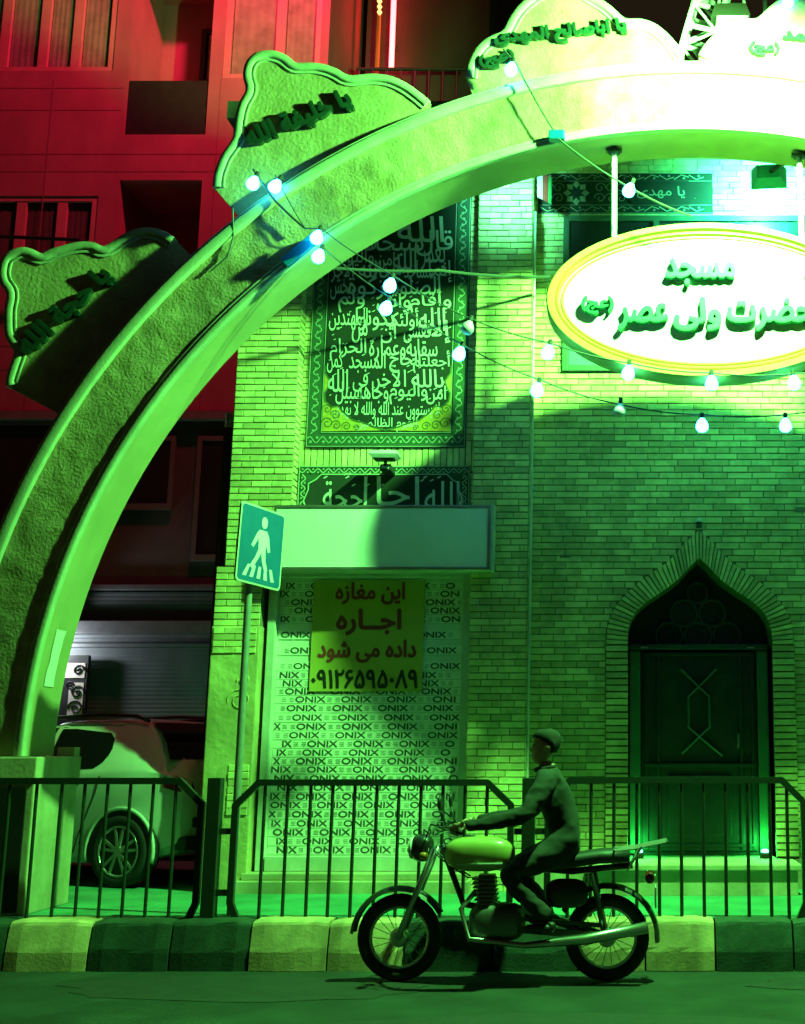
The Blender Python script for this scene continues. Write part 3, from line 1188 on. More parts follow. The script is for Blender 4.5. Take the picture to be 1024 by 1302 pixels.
# green field with a scalloped foot, gold corners
xm = (b0.x + b1.x) / 2
hw = bw / 2 - .155
zf = b0.z + .16
foot = [(hw, zf + .66), (hw * .985, zf + .58), (hw * .90, zf + .50), (hw * .93, zf + .44), (hw * .985, zf + .38), (hw * .97, zf + .30), (hw * .86, zf + .24), (hw * .76, zf + .25), (hw * .66, zf + .18), (hw * .52, zf + .11), (hw * .34, zf + .08), (hw * .16, zf + .035), (0, zf + .01)]
poly = [(xm + x, z) for x, z in foot] + [(xm - x, z) for x, z in foot[::-1][1:]] + [(xm - hw, b0.z + bh - .16), (xm + hw, b0.z + bh - .16)]
mb = MB()
mb.add([(x, BY + .001, z) for x, z in poly], [tuple(range(len(poly)))])
mb.build('text_field', mat('deep_green_print', (.005, .015, .006), (.004, .010, .004), .9, scale=4), banner)
mb = MB()
for s in (-1, 1):
    cp = [(xm + s * x, z) for x, z in foot] + [(xm + s * hw, zf)]
    mb.add([(x, BY - .001, z) for x, z in cp], [tuple(range(len(cp)))])
mb.build('corner_panel', CLOTH_GOLD, banner)
mb = MB()
for s in (-1, 1):
    vine(mb, [(xm + s * x, z) for x, z in foot], .016, BY - .003)
    for (cx, cz, r) in ((.92, .08, .06), (.78, .06, .05), (.62, .05, .045), (.93, .22, .05), (.80, .16, .05), (.46, .035, .03)):
        pts = []
        for i in range(22):
            a = i * .42 + random.random() * .1
            rr = r * (1 - i / 26)
            pts.append((xm + s * hw * cx + rr * math.cos(a) * s, zf + cz + rr * math.sin(a)))
        vine(mb, pts, .010, BY - .003)
mb.build('corner_scrolls', mat('corner_scroll_print', (.06, .10, .03), (.05, .08, .02), .9), banner)
LINES = [('\u0642\u0627\u0644 \u0627\u0644\u0644\u0647 \u0633\u0628\u062d\u0627\u0646\u0647 \u0648 \u062a\u0639\u0627\u0644\u06cc', 278, 322),
         ('\u0625\u0646\u0645\u0627 \u06cc\u0639\u0645\u0631 \u0645\u0633\u0627\u062c\u062f \u0627\u0644\u0644\u0647 \u0645\u0646 \u0622\u0645\u0646 \u0628\u0627\u0644\u0644\u0647 \u0648\u0627\u0644\u06cc\u0648\u0645 \u0627\u0644\u0622\u062e\u0631', 318, 356),
         ('\u0648\u0623\u0642\u0627\u0645 \u0627\u0644\u0635\u0644\u0648\u0629 \u0648\u0622\u062a\u06cc \u0627\u0644\u0632\u06a9\u0648\u0629 \u0648\u0644\u0645 \u06cc\u062e\u0634', 354, 394),
         ('\u0625\u0644\u0627 \u0627\u0644\u0644\u0647 \u0641\u0639\u0633\u06cc \u0623\u0648\u0644\u0626\u06a9 \u0623\u0646 \u06cc\u06a9\u0648\u0646\u0648\u0627 \u0645\u0646 \u0627\u0644\u0645\u0647\u062a\u062f\u06cc\u0646', 394, 433),
         ('\u0623\u062c\u0639\u0644\u062a\u0645 \u0633\u0642\u0627\u06cc\u0629 \u0627\u0644\u062d\u0627\u062c \u0648\u0639\u0645\u0627\u0631\u0629 \u0627\u0644\u0645\u0633\u062c\u062f \u0627\u0644\u062d\u0631\u0627\u0645 \u06a9\u0645\u0646', 433, 471),
         ('\u0622\u0645\u0646 \u0628\u0627\u0644\u0644\u0647 \u0648\u0627\u0644\u06cc\u0648\u0645 \u0627\u0644\u0622\u062e\u0631 \u0648\u062c\u0627\u0647\u062f \u0641\u06cc \u0633\u0628\u06cc\u0644 \u0627\u0644\u0644\u0647', 472, 511),
         ('\u0644\u0627 \u06cc\u0633\u062a\u0648\u0648\u0646 \u0639\u0646\u062f \u0627\u0644\u0644\u0647 \u0648\u0627\u0644\u0644\u0647 \u0644\u0627 \u06cc\u0647\u062f\u06cc', 511, 533),
         ('\u0627\u0644\u0642\u0648\u0645 \u0627\u0644\u0638\u0627\u0644\u0645\u06cc\u0646', 531, 549)]
mb = MB()
for k, (s, ya, yb) in enumerate(LINES):
    za, zb = at(500, yb, BY).z, at(500, ya, BY).z
    f = (1, 1, 1, 1, 1, .97, .86, .5)[k]
    half = hw * .965 * f
    words = s.split(' ')
    # two interleaved registers, as stacked calligraphy: alternate words ride high and low
    if k < 6:
        tot = sum(len(x_) + .6 for x_ in words)
        x = xm + half
        H = zb - za
        for i, wd in enumerate(words):
            wl = 2 * half * (len(wd) + .6) / tot
            up = i % 2
            wx = min(wl * 1.85, .70)
            xr2 = min(x + (wx - wl) / 2, xm + half)
            xl2 = max(xr2 - wx, xm - half)
            lo = (.32 if up else -.08) * H
            put_text(mb, wd, xl2, xr2, za + lo, za + lo + H * .74, BY - .003 - .0025 * up, .006, res=4, fa=True, shear=-.05)
            for q in range(max(2, len(wd) // 2)):
                mx_, mz_ = x - wl * random.uniform(.1, .9), za + H * random.choice((random.uniform(.82, 1.0), random.uniform(.32, .5), random.uniform(.0, .2)))
                L_ = random.uniform(.018, .034)
                vine(mb, [(mx_, mz_), (mx_ + L_, mz_ + L_ * .55)], .007, BY - .0085)
            x -= wl
    else:
        put_text(mb, s, xm - half, xm + half, za, zb, BY - .003, .006, res=4, fa=True)
mb.build('calligraphy', CLOTH_TEXT, banner)
# guy ropes from the top corners
# lower banner
l0, l1 = at(377, 660, BY), at(598, 592, BY)
lb = thing('prayer_banner', 'wide black cloth banner in a flowered border, half hidden by the blank white signboard', 'banner', (l0.x, BY, l0.z - .12))
mb = MB()
lz0 = 3.52
cloth(mb, l0.x, l1.x, lz0, l1.z, BY + .012, 14, 8, .004)
smooth(mb.build('banner_cloth', CLOTH_GREEN, lb))
mb = MB()
lx0, lx1 = l0.x, l1.x
cz0, cz1 = lz0 + .13, l1.z - .085
chy = (cz0 + cz1) / 2
cp = []
for s in (1, -1):
    pts = [(lx1 - .22, cz1), (lx1 - .17, cz1 - .05), (lx1 - .10, cz1 - .09), (lx1 - .10, cz1 - .15), (lx1 - .06, chy)]
    pts += [(x, 2 * chy - z) for x, z in pts[::-1][1:]]
    if s < 0:
        pts = [(lx0 + lx1 - x, z) for x, z in pts][::-1]
    cp += pts
mb.add([(x, BY, z) for x, z in cp], [tuple(range(len(cp)))])
mb.build('text_field', CLOTH_BLACK, lb)
mb = MB()
border_pattern(mb, lx0 + .012, lx1 - .012, lz0 + .012, l1.z - .012, .075, BY - .001, .05, .010)
rectframe(mb, lx0 + .004, lx1 - .004, lz0 + .004, l1.z - .004, .008, BY - .0015)
vine(mb, cp + [cp[0]], .012, BY - .002)
mb.build('border_ornament', mat('border_print_pale', (.34, .42, .30), (.28, .35, .24), .9, scale=12), lb)
mb = MB()
for s, pa, pb, za, zb in (('\u0627\u0644\u0644\u0647', 540, 585, 612, 652), ('\u0627\u062c\u0627', 478, 534, 606, 652), ('\u062d\u062c\u0629', 410, 462, 612, 655), ('\u0627', 462, 468, 606, 650), ('\u0648', 580, 588, 625, 652)):
    a, b = at(pa, zb, BY), at(pb, za, BY)
    put_text(mb, s, a.x, b.x, a.z, b.z, BY - .003, .006, res=4, fa=True)
for i in range(14):
    p = at(random.uniform(410, 575), random.choice((604, 608, 612, 618)), BY)
    vine(mb, [(p.x, p.z), (p.x + .035, p.z + .018)], .012, BY - .004)
mb.build('calligraphy', CLOTH_TEXT, lb)
# long frieze cloth over the wall top
FY = WY - .03
f0, f1 = at(684, 271, FY), at(906, 220, FY)
fz = thing('frieze_banner', 'long black patterned cloth with a star rosette along the wall top above the oval sign', 'banner', (f0.x, FY, f0.z))
mb = MB()
cloth(mb, f0.x, f1.x, f0.z, f1.z, FY + .012, 40, 6, .005)
smooth(mb.build('banner_cloth', CLOTH_BLACK, fz))
mb = MB()
for zc_ in (f0.z + .045, f1.z - .045):
    x = f0.x + .02
    k = 0
    while x < f1.x - .16:
        s = 1 if k % 2 else -1
        vine(mb, [(x, zc_ - s * .025), (x + .075, zc_ + s * .025), (x + .15, zc_ - s * .0)], .011, FY)
        rosette(mb, x + .10, zc_ - s * .012, .018, FY - .001, 4)
        x += .15
        k += 1
    for e in (-.042, .042):
        vine(mb, [(f0.x + .01, zc_ + e), (f1.x - .01, zc_ + e)], .006, FY)
zc_ = (f0.z + f1.z) / 2
rx = at(733, 245, FY).x
rosette(mb, rx, zc_, .135, FY, 8, 0, .72)
x = f0.x + .1
while x < f1.x - .2:
    if abs(x - rx) > .16 and not (at(800, 245, FY).x < x < at(890, 245, FY).x):
        for s in (1, -1):
            pts = [(x + (.06 * (1 - i / 20)) * math.cos(i * .45) * s, zc_ + s * .055 + (.06 * (1 - i / 20)) * math.sin(i * .45)) for i in range(18)]
            vine(mb, pts, .0075, FY)
    x += .105
mb.build('pattern_print', mat('frieze_print', (.24, .27, .2), (.18, .2, .15), .9, scale=12), fz)
mb = MB()
rosette(mb, rx, zc_, .10, FY - .002, 8, .39, .5)
mb.build('star_rosette', CLOTH_BLACK, fz)
mb = MB()
cx0, cx1 = at(795, 245, FY).x, at(886, 245, FY).x
pl_ = [(cx0, zc_), (cx0 + .08, zc_ + .13), (cx1 - .08, zc_ + .13), (cx1, zc_), (cx1 - .08, zc_ - .13), (cx0 + .08, zc_ - .13)]
mb.add([(x, FY - .002, z) for x, z in pl_], [tuple(range(6))])
mb.build('dark_medallion', CLOTH_BLACK, fz)
mb = MB()
put_text(mb, '\u06cc\u0627 \u0645\u0647\u062f\u06cc', cx0 + .12, cx1 - .12, zc_ - .06, zc_ + .07, FY - .005, .01, res=4, fa=True)
mb.build('medallion_words', MATS['frieze_print'], fz)

# ================================================================== HANGING OVAL SIGN
OY = 10.22
oc = at(899, 383, OY)
OA, OB = 1.375, .745
osign = thing('oval_sign', 'white oval sign with a yellow rim and green Persian letters, hung from the arch', 'sign', (oc.x, OY, oc.z))


def ell(a, b, n=96):
    return [(oc.x + a * math.cos(2 * math.pi * i / n), oc.z + b * math.sin(2 * math.pi * i / n)) for i in range(n)]


mb = MB()
mb.prism(ell(OA - .06, OB - .06), OY - .02, OY + .10)
mb.build('sign_board', WHITE, osign)
mb = MB()


def oval_ring(mb, sec, n=120):
    K = len(sec)
    vs = []
    for i in range(n):
        a = 2 * math.pi * i / n
        for o_, y_ in sec:
            vs.append((oc.x + (OA + o_) * math.cos(a), OY + y_, oc.z + (OB + o_) * math.sin(a)))
    fs = [(i * K + j, ((i + 1) % n) * K + j, ((i + 1) % n) * K + (j + 1) % K, i * K + (j + 1) % K) for i in range(n) for j in range(K)]
    mb.add(vs, fs)


oval_ring(mb, [(.0, .12), (.0, -.045), (-.012, -.06), (-.06, -.06), (-.072, -.045), (-.072, .06)])
oval_ring(mb, [(-.073, .05), (-.073, -.03), (-.085, -.042), (-.105, -.042), (-.115, -.03), (-.115, .05)])
oval_ring(mb, [(-.125, .05), (-.125, -.022), (-.132, -.032), (-.145, -.032), (-.152, -.022), (-.152, .05)])
smooth(mb.build('sign_rim', YELLOWRIM, osign), 50)
for px in (781, 1017):
    p = at(px, 205, OY + .04)
    zt = AZ + math.sqrt(RI ** 2 - (p.x - AX) ** 2)
    zb = oc.z + OB * math.sqrt(max(0, 1 - ((p.x - oc.x) / OA) ** 2)) - .01
    mb = MB()
    mb.tube([(p.x, OY + .05, zb), (p.x, OY + .05, zt - .03)], .026, 14)
    rod = smooth(mb.build('hanger_rod', WHITE, osign))
    mb = MB()
    mb.lathe([(.055, 0), (.055, .03), (.03, .05)], (p.x, OY + .05, zt - .045))
    mb.box((p.x - .07, OY + .02, zt - .03), (p.x + .07, OY + .08, zt - .012))
    mb.build('rod_flange', BLACK, rod)
mb = MB()


def stext(s, px0, px1, py0, py1):
    a, b = at(px0, py1, OY - .05), at(px1, py0, OY - .05)
    put_text(mb, s, a.x, b.x, a.z, b.z, OY - .05, .045, .055, 4, True)


stext('\u0645\u0633\u062c\u062f', 847, 934, 328, 362)
stext('\u062d\u0636\u0631\u062a', 926, 1032, 383, 424)
stext('\u0648\u0644\u06cc', 858, 915, 382, 424)
stext('\u0639\u0635\u0631', 787, 848, 390, 424)
stext('(\u0639\u062c)', 740, 780, 380, 402)
mb.build('sign_lettering', SIGNLET, osign)
TILT = [o for o in osign.children if not o.name.startswith('hanger')]
# ornament at the right end of the board
mb = MB()
p = at(1034, 351, OY - .03)
mb.lathe([(.075, -.02), (.075, .0)], (p.x, OY - .03, p.z), 'y', 20)
TILT.append(mb.build('round_emblem', SIGNLET, osign))
for o in TILT:          # the board leans out a little at its foot
    o.data.transform(Matrix.Rotation(R(-8.5), 4, 'X'))


# ================================================================== LAMPS
def lamp_light(key, parent):
    loc, aim, c, wt, cone, bl_, rad = LAMP[key]
    ld = bpy.data.lights.new(key + '_lamp', 'SPOT')
    ld.energy = wt
    ld.color = c
    ld.spot_size = R(cone)
    ld.spot_blend = bl_
    ld.shadow_soft_size = rad
    lo = bpy.data.objects.new('flood_light', ld)
    col.objects.link(lo)
    d = Vector(aim) - Vector(loc)
    lo.rotation_euler = d.to_track_quat('-Z', 'Y').to_euler()
    lo.parent = parent
    lo.location = Vector(loc) - parent.location
    return lo


def floodlight(key, name, label, w_=.34, h_=.26, arm=None, lens=True, body=None):
    loc, aim = Vector(LAMP[key][0]), Vector(LAMP[key][1])
    d = (aim - loc).normalized()
    t = thing(name, label, 'floodlight', loc)
    q = d.to_track_quat('-Z', 'Y').to_matrix()

    def tr(p):
        return loc + q @ Vector(p)
    mb = MB()
    r = .0
    # housing behind the lamp: tapering box, open to the front, with fins
    z0, z1 = .03, .16
    vs = [tr((sx * w_ / 2, sy * h_ / 2, z0)) for sx, sy in ((-1, -1), (1, -1), (1, 1), (-1, 1))] + [tr((sx * w_ / 3, sy * h_ / 3, z1)) for sx, sy in ((-1, -1), (1, -1), (1, 1), (-1, 1))]
    mb.add(vs, [(3, 2, 1, 0), (4, 5, 6, 7), (0, 1, 5, 4), (1, 2, 6, 5), (2, 3, 7, 6), (3, 0, 4, 7)])
    mb.build('lamp_housing', body or BLACK, t)
    if lens:
        mb = MB()
        mb.add([tr((sx * w_ * .44, sy * h_ * .42, z0 - .004)) for sx, sy in ((-1, -1), (1, -1), (1, 1), (-1, 1))], [(0, 1, 2, 3)])
        mb.build('lamp_lens', emit(key + '_lens', LAMP[key][2], 14), t)
    if arm:
        mb = MB()
        mb.tube([tr((0, 0, .12))] + [Vector(a) for a in arm], .02, 8)
        mb.build('lamp_arm', BLACK, t)
    lamp_light(key, t)
    return t


floodlight('main', 'arch_floodlight', 'black floodlight on a long arm in front of the arch, just above the picture', arm=[(1.25, 8.75, 8.7), (1.25, 10.3, 8.95), (1.25, 10.46, 8.8), (1.25, 10.46, 7.3)])
floodlight('right', 'wall_floodlight', 'green floodlight behind the arch glaring onto the wall top at right', .34, .22, arm=[(1.42, 10.9, 6.95), (1.5, 10.5, 6.76)], body=mat('teal_lamp_paint', (.04, .38, .36), (.03, .3, .28), .5))
floodlight('pilaster', 'pilaster_floodlight', 'small floodlight hidden behind the arch, lighting the top of the brick pilaster', .2, .16, arm=[(-1.15, 10.5, 6.78)])

# unlit flood over the shop
p = at(490, 580, 11.45)
sf = thing('shop_floodlight', 'unlit white floodlight on a short bracket between the two calligraphy cloths', 'floodlight', p)
mb = MB()
vs = []
w2 = .125
for z, y0, y1, ww in ((.035, -.10, .12, w2), (.0, -.12, .10, w2 + .01), (-.035, -.10, .06, w2 - .02)):
    vs += [(p.x - ww, p.y + y0, p.z + z), (p.x + ww, p.y + y0, p.z + z), (p.x + ww, p.y + y1, p.z + z), (p.x - ww, p.y + y1, p.z + z)]
mb.add(vs, [(0, 1, 2, 3), (11, 10, 9, 8)] + [(i * 4 + k, i * 4 + (k + 1) % 4, (i + 1) * 4 + (k + 1) % 4, (i + 1) * 4 + k) for i in range(2) for k in range(4)])
mb.build('lamp_housing', OLDWHITE, sf)
bx('lamp_lens', (p.x - .09, p.y - .09, p.z - .046), (p.x + .09, p.y + .04, p.z - .037), BLACK, sf, .003)
mb = MB()
mb.box((p.x - .05, p.y + .02, p.z - .13), (p.x + .05, WY - .09, p.z - .07), .006)
mb.box((p.x - .012, p.y, p.z - .09), (p.x + .012, p.y + .06, p.z - .03))
mb.build('bracket', BLACK, sf)
bx('label_plate', (p.x - .035, p.y + .012, p.z - .115), (p.x + .035, p.y + .019, p.z - .085), OLDWHITE, sf)


# up-lights at the door
def point(parent, loc, c, wt, rad=.03, name='lamp_light'):
    ld = bpy.data.lights.new(name, 'POINT')
    ld.energy = wt
    ld.color = c
    ld.shadow_soft_size = rad
    lo = bpy.data.objects.new(name, ld)
    col.objects.link(lo)
    lo.parent = parent
    lo.location = Vector(loc) - parent.location


for s, px, lab in ((1, 973, 'small green lamp glowing on the doorstep at the right jamb'), (-1, 817, 'small green lamp tucked behind the left foot of the door niche')):
    q = Vector((NX + s * (IW - .10), WY + .02, .64))
    t = thing('doorstep_lamp', lab, 'lamp', q, 'green lamps at the feet of the door niche')
    mb = MB()
    mb.lathe([(.045, -.035), (.05, -.02), (.05, 0), (.035, .012)], q)
    mb.build('lamp_body', BLACK, t)
    mb = MB()
    mb.lathe([(.034, .013), (.034, .03), (.02, .04)], q)
    mb.build('lamp_lens', emit('door_lens', (.10, 1, .5), 9), t)
    point(t, q + Vector((0, .04, .08)), (.02, 1, .10), 17 if s > 0 else 13, .02)
q = at(889, 664, WY - .05)
t = thing('finial_light', 'tiny pale lamp capping the point of the brick door niche', 'lamp', q)
mb = MB()
mb.lathe([(.03, -.05), (.022, -.02), (.03, 0)], q, n=12)
mb.build('lamp_base', BLACK, t)
mb = MB()
mb.lathe([(.03, .001), (.028, .02), (.004, .045)], q, n=12)
mb.build('lamp_cap', OLDWHITE, t)

# ================================================================== LIGHT STRINGS
BULB = emit('cool_white_bulb', (.05, .78, 1.0), 19)
CABLE = mat('dark_cable', (.05, .06, .05), (.04, .05, .04), .6)
proto_b = {}


def bulb(parent, P, tilt=(0, 0), lit=True, size=1.0):
    """bulb hanging from point P: socket and globe"""
    key = (lit,)
    if key not in proto_b:
        mb = MB().use(RUBBER, True)
        mb.lathe([(.012, .0), (.018, -.005), (.018, -.045), (.022, -.05)], (0, 0, 0), n=12)
        so = mb.build('socket', RUBBER)
        mb = MB().use(BULB if lit else OLDWHITE, True)
        mb.lathe([(.018, -.048), (.026, -.060), (.042, -.082), (.052, -.108), (.054, -.128), (.046, -.150), (.028, -.166), (.008, -.172)], (0, 0, 0), n=16)
        bo = mb.build('bulb', BULB)
        proto_b[key] = (so.data, bo.data)
        bpy.data.objects.remove(so)
        bpy.data.objects.remove(bo)
    so, bo = proto_b[key]
    b = bpy.data.objects.new('bulb', bo)
    col.objects.link(b)
    b.parent = parent
    b.location = Vector(P) - parent.location
    b.rotation_euler = (tilt[0], tilt[1], 0)
    b.scale = (size,) * 3
    s_ = bpy.data.objects.new('socket', so)
    col.objects.link(s_)
    s_.parent = b


def sag(a, b, n=10, d=.05):
    a, b = Vector(a), Vector(b)
    return [a.lerp(b, i / n) - Vector((0, 0, d * 4 * (i / n) * (1 - i / n))) for i in range(n + 1)]


def light_string(name, label, knots, bulbs, r=.006, d=.03):
    """knots: cable (px,py,Y); bulbs: (px,py centre of bulb,Y,tilt,lit)"""
    K = [at(*k) for k in knots]
    t = thing(name, label, 'string lights', K[0], 'strings of bulbs between arch and wall')
    mb = MB()
    for a, b in zip(K[:-1], K[1:]):
        mb.tube(sag(a, b, 8, d * (b - a).length), r, 6)
    mb.build('cable', CABLE, t)
    for px, py, Y, tilt, lit in bulbs:
        c = at(px, py, Y)
        L = .112
        up = Vector((0, 0, 1))
        rot = Matrix.Rotation(tilt[1], 3, 'Y') @ Matrix.Rotation(tilt[0], 3, 'X')
        P = c + rot @ Vector((0, 0, L))
        bulb(t, P, tilt, lit)
    return t


light_string('upper_light_string', 'upper string of white bulbs from the left arch across the foot of the oval sign',
             [(350, 222, 9.93), (388, 290, 9.94), (408, 290, 9.93), (500, 350, 9.95), (598, 405, 9.97), (700, 436, 9.99), (803, 462, 10.02), (905, 474, 10.04), (1010, 475, 10.06), (1110, 460, 10.1)],
             [(322, 233, 9.90, (0, .35), True), (350, 237, 9.90, (0, .5), True), (403, 302, 9.88, (0, .3), True), (496, 363, 9.95, (0, .25), True), (595, 417, 9.97, (0, .3), False), (697, 448, 9.99, (0, .2), True), (799, 474, 10.02, (0, .1), True), (905, 487, 10.04, (0, 0), True), (1010, 487, 10.06, (0, -.1), True)])
light_string('lower_light_string', 'lower string of white bulbs sagging under the oval sign, one bulb dead',
             [(408, 312, 9.92), (495, 378, 9.97), (588, 438, 10.05), (690, 484, 10.15), (788, 514, 10.25), (893, 527, 10.35), (1000, 527, 10.4), (1110, 505, 10.4)],
             [(405, 326, 9.90, (0, .3), True), (491, 392, 9.97, (0, .3), True), (584, 450, 10.05, (0, .3), True), (683, 496, 10.15, (0, .2), True), (788, 522, 10.25, (0, .1), False), (893, 541, 10.35, (0, 0), True), (999, 541, 10.4, (0, 0), True)])
light_string('top_light_string', 'pale cable with white bulbs crossing the bright top of the arch',
             [(640, 62, 9.92), (656, 80, 9.92), (712, 178, 9.93), (800, 238, 10.0), (880, 275, 10.05)],
             [(650, 88, 9.91, (0, .2), True), (800, 242, 10.0, (.1, .4), True)], .008)
light_string('crest_light_string', 'single bulb hanging over the cut-off crest at the top right corner',
             [(985, -30, 10.1), (1003, -14, 10.1), (1060, -20, 10.1)], [(1002, 2, 10.1, (0, 0), True)])
# clips on the arch with teal shine
mb = MB()
p = at(708, 172, 9.95)
t = thing('cable_clip', 'teal plastic clamp gripping the lower edge of the bright arch', 'clip', p)
mb.box(p + Vector((-.07, -.03, -.045)), p + Vector((.07, .06, .04)), .015)
mb.build('clip_body', mat('teal_plastic', (.0, .16, .30), (.0, .12, .24), .4), t)
p = at(385, 322, 9.97)
t2 = thing('bulb_holder', 'dark teal bracket under two bulbs on the inner edge of the arch', 'bracket', p)
mb = MB()
a_, b_ = at(362, 335, 9.97), at(404, 300, 9.97)
mb.bar(a_, b_, .09, .05)
mb.build('holder_body', MATS['teal_plastic'], t2)
for knots, lab, nm, rr in (([(395, 338, 10.6), (560, 344, 11.0), (700, 352, 11.4)], 'thick dark cable running level behind the bulbs from the arch to the oval sign', 'power_cable', .014),
                           ([(322, 215, 9.95), (350, 255, 9.97), (388, 290, 9.97)], 'dark cable looping down the stucco between two pairs of bulbs', 'loop_cable', .011),
                           ([(296, 262, 9.98), (297, 300, 10.0), (290, 325, 10.0), (268, 345, 10.0)], 'thin cable hanging down the stucco face of the arch', 'hanging_cable', .008),
                           ([(150, 512, 9.99), (130, 560, 10.0), (126, 620, 10.0)], 'short dark wire stuck to the lower stucco of the arch', 'loose_wire', .005)):
    K = [at(*k) for k in knots]
    if nm == 'loose_wire':
        continue
    mb = MB()
    pts = []
    for a, b in zip(K[:-1], K[1:]):
        pts += sag(a, b, 8, .02 * (b - a).length)[:-1]
    pts.append(K[-1])
    mb.tube(pts, rr, 6)
    tag(mb.build(nm, CABLE, None, K[0]), lab, 'cable')
# small flag by the pilaster
p = at(690, 236, 11.55)
fl = thing('small_flag', 'small red and white flag tucked beside the top of the brick pilaster', 'flag', p)
mb = MB()
mb.tube([p + Vector((-.03, 0, -.05)), p + Vector((-.05, 0, .32))], .008, 6)
mb.build('flag_stick', OLDWHITE, fl)
for nm, u0, u1, mm in (('white_stripe', 0, .05, WHITE), ('red_stripe', .05, .11, mat('red_flag_cloth', (.5, .05, .04), (.4, .04, .03), .9)), ('green_stripe', .11, .14, mat('green_flag_cloth', (.05, .4, .12), (.04, .3, .1), .9))):
    A = [p + Vector((-.05 + u0 + .05 * (1 - i / 6) * 0, -.01 - .012 * math.sin(i), .16 - i * .055 - u0 * .6)) for i in range(6)]
    B = [p + Vector((-.05 + u1, -.01 - .012 * math.sin(i + .6), .16 - i * .055 - u1 * .6)) for i in range(6)]
    mb = MB()
    mb.strip(A, B)
    mb.strip([a + Vector((0, .004, 0)) for a in A], [b + Vector((0, .004, 0)) for b in B])
    mb.build(nm, mm, fl)

# ================================================================== LATTICE MAST
base, top_ = at(868, 128, 10.8), at(922, -60, 10.8)
mast = thing('lattice_mast', 'slanting pale lattice mast rising behind the arch between two crests', 'mast', base)
ax = (top_ - base)
L = ax.length
ax.normalize()
u = Vector((ax.z, 0, -ax.x))
v = Vector((0, 1, 0))
hwid = .14
mb = MB()
cr = [(-1, -1), (1, -1), (1, 1), (-1, 1)]
for a, b in cr:
    mb.tube([base + u * hwid * a + v * hwid * b, base + u * hwid * a + v * hwid * b + ax * L], .026, 8)
mb.build('mast_chords', OLDWHITE, mast)
mb = MB()
n = 7
for i in range(n):
    z0, z1 = L * i / n, L * (i + 1) / n
    for k in range(4):
        (a, b), (c, d) = cr[k], cr[(k + 1) % 4]
        A = base + u * hwid * a + v * hwid * b
        B = base + u * hwid * c + v * hwid * d
        mb.bar(A + ax * z0, B + ax * z0, .04, .02)
        if i % 2:
            A, B = B, A
        mb.tube([A + ax * z0, B + ax * z1], .014, 6)
mb.build('mast_lacing', OLDWHITE, mast)
p = at(927, 18, 10.62)
hl = thing('mast_lamp', 'dark hooded lamp hanging from the lattice mast', 'lamp', p)
mb = MB()
s_ = p
vs = []
for z, a in ((.05, .15), (0.0, .165), (-.07, .19)):
    vs += [(p.x - a * .9, p.y - .1, p.z + z), (p.x + a, p.y - .1, p.z + z), (p.x + a, p.y + .12, p.z + z), (p.x - a * .9, p.y + .12, p.z + z)]
mb.add(vs, [(0, 1, 2, 3), (11, 10, 9, 8)] + [(i * 4 + k, i * 4 + (k + 1) % 4, (i + 1) * 4 + (k + 1) % 4, (i + 1) * 4 + k) for i in range(2) for k in range(4)])
mb.build('lamp_hood', mat('brown_lamp_paint', (.016, .010, .006), (.012, .007, .004), .6), hl)
bx('lamp_glass', (p.x - .12, p.y - .09, p.z - .085), (p.x + .17, p.y + .1, p.z - .071), OLDWHITE, hl)
mb = MB()
mb.tube([p + Vector((-.10, 0, .05)), p + Vector((-.08, 0, .22)), p + Vector((.04, 0, .25)), p + Vector((.13, 0, .20)), p + Vector((.16, 0, .03))], .014, 6)
mb.build('lamp_hook', OLDWHITE, hl)

# ================================================================== APARTMENT BUILDING
AY = 18.0
apt = thing('apartment_building', 'stone apartment block lit red, with curtained windows and dark loggias, over dark shop floors', 'building', (-8, AY, SW))


def apx(x, y, Y=AY):
    p = at(x, y, Y)
    return p.x, p.z


def wall_holes(mb, x0, x1, z0, z1, y, holes, depth):
    xs = sorted({x0, x1} | {h[0] for h in holes} | {h[1] for h in holes})
    zs = sorted({z0, z1} | {h[2] for h in holes} | {h[3] for h in holes})
    xs = [x for x in xs if x0 <= x <= x1]
    zs = [z for z in zs if z0 <= z <= z1]
    for i in range(len(xs) - 1):
        for j in range(len(zs) - 1):
            cx, cz = (xs[i] + xs[i + 1]) / 2, (zs[j] + zs[j + 1]) / 2
            if any(h[0] < cx < h[1] and h[2] < cz < h[3] for h in holes):
                continue
            mb.add([(xs[i], y, zs[j]), (xs[i + 1], y, zs[j]), (xs[i + 1], y, zs[j + 1]), (xs[i], y, zs[j + 1])], [(0, 1, 2, 3)])
    for h in holes:
        d = h[4] if len(h) > 4 else depth
        a, b, c, e = h[:4]
        q = [(a, c), (b, c), (b, e), (a, e)]
        for k in range(4):
            p0, p1_ = q[k], q[(k + 1) % 4]
            mb.add([(p0[0], y, p0[1]), (p1_[0], y, p1_[1]), (p1_[0], y + d, p1_[1]), (p0[0], y + d, p0[1])], [(0, 1, 2, 3)])
        mb.add([(a, y + d, c), (b, y + d, c), (b, y + d, e), (a, y + d, e)], [(0, 1, 2, 3)])


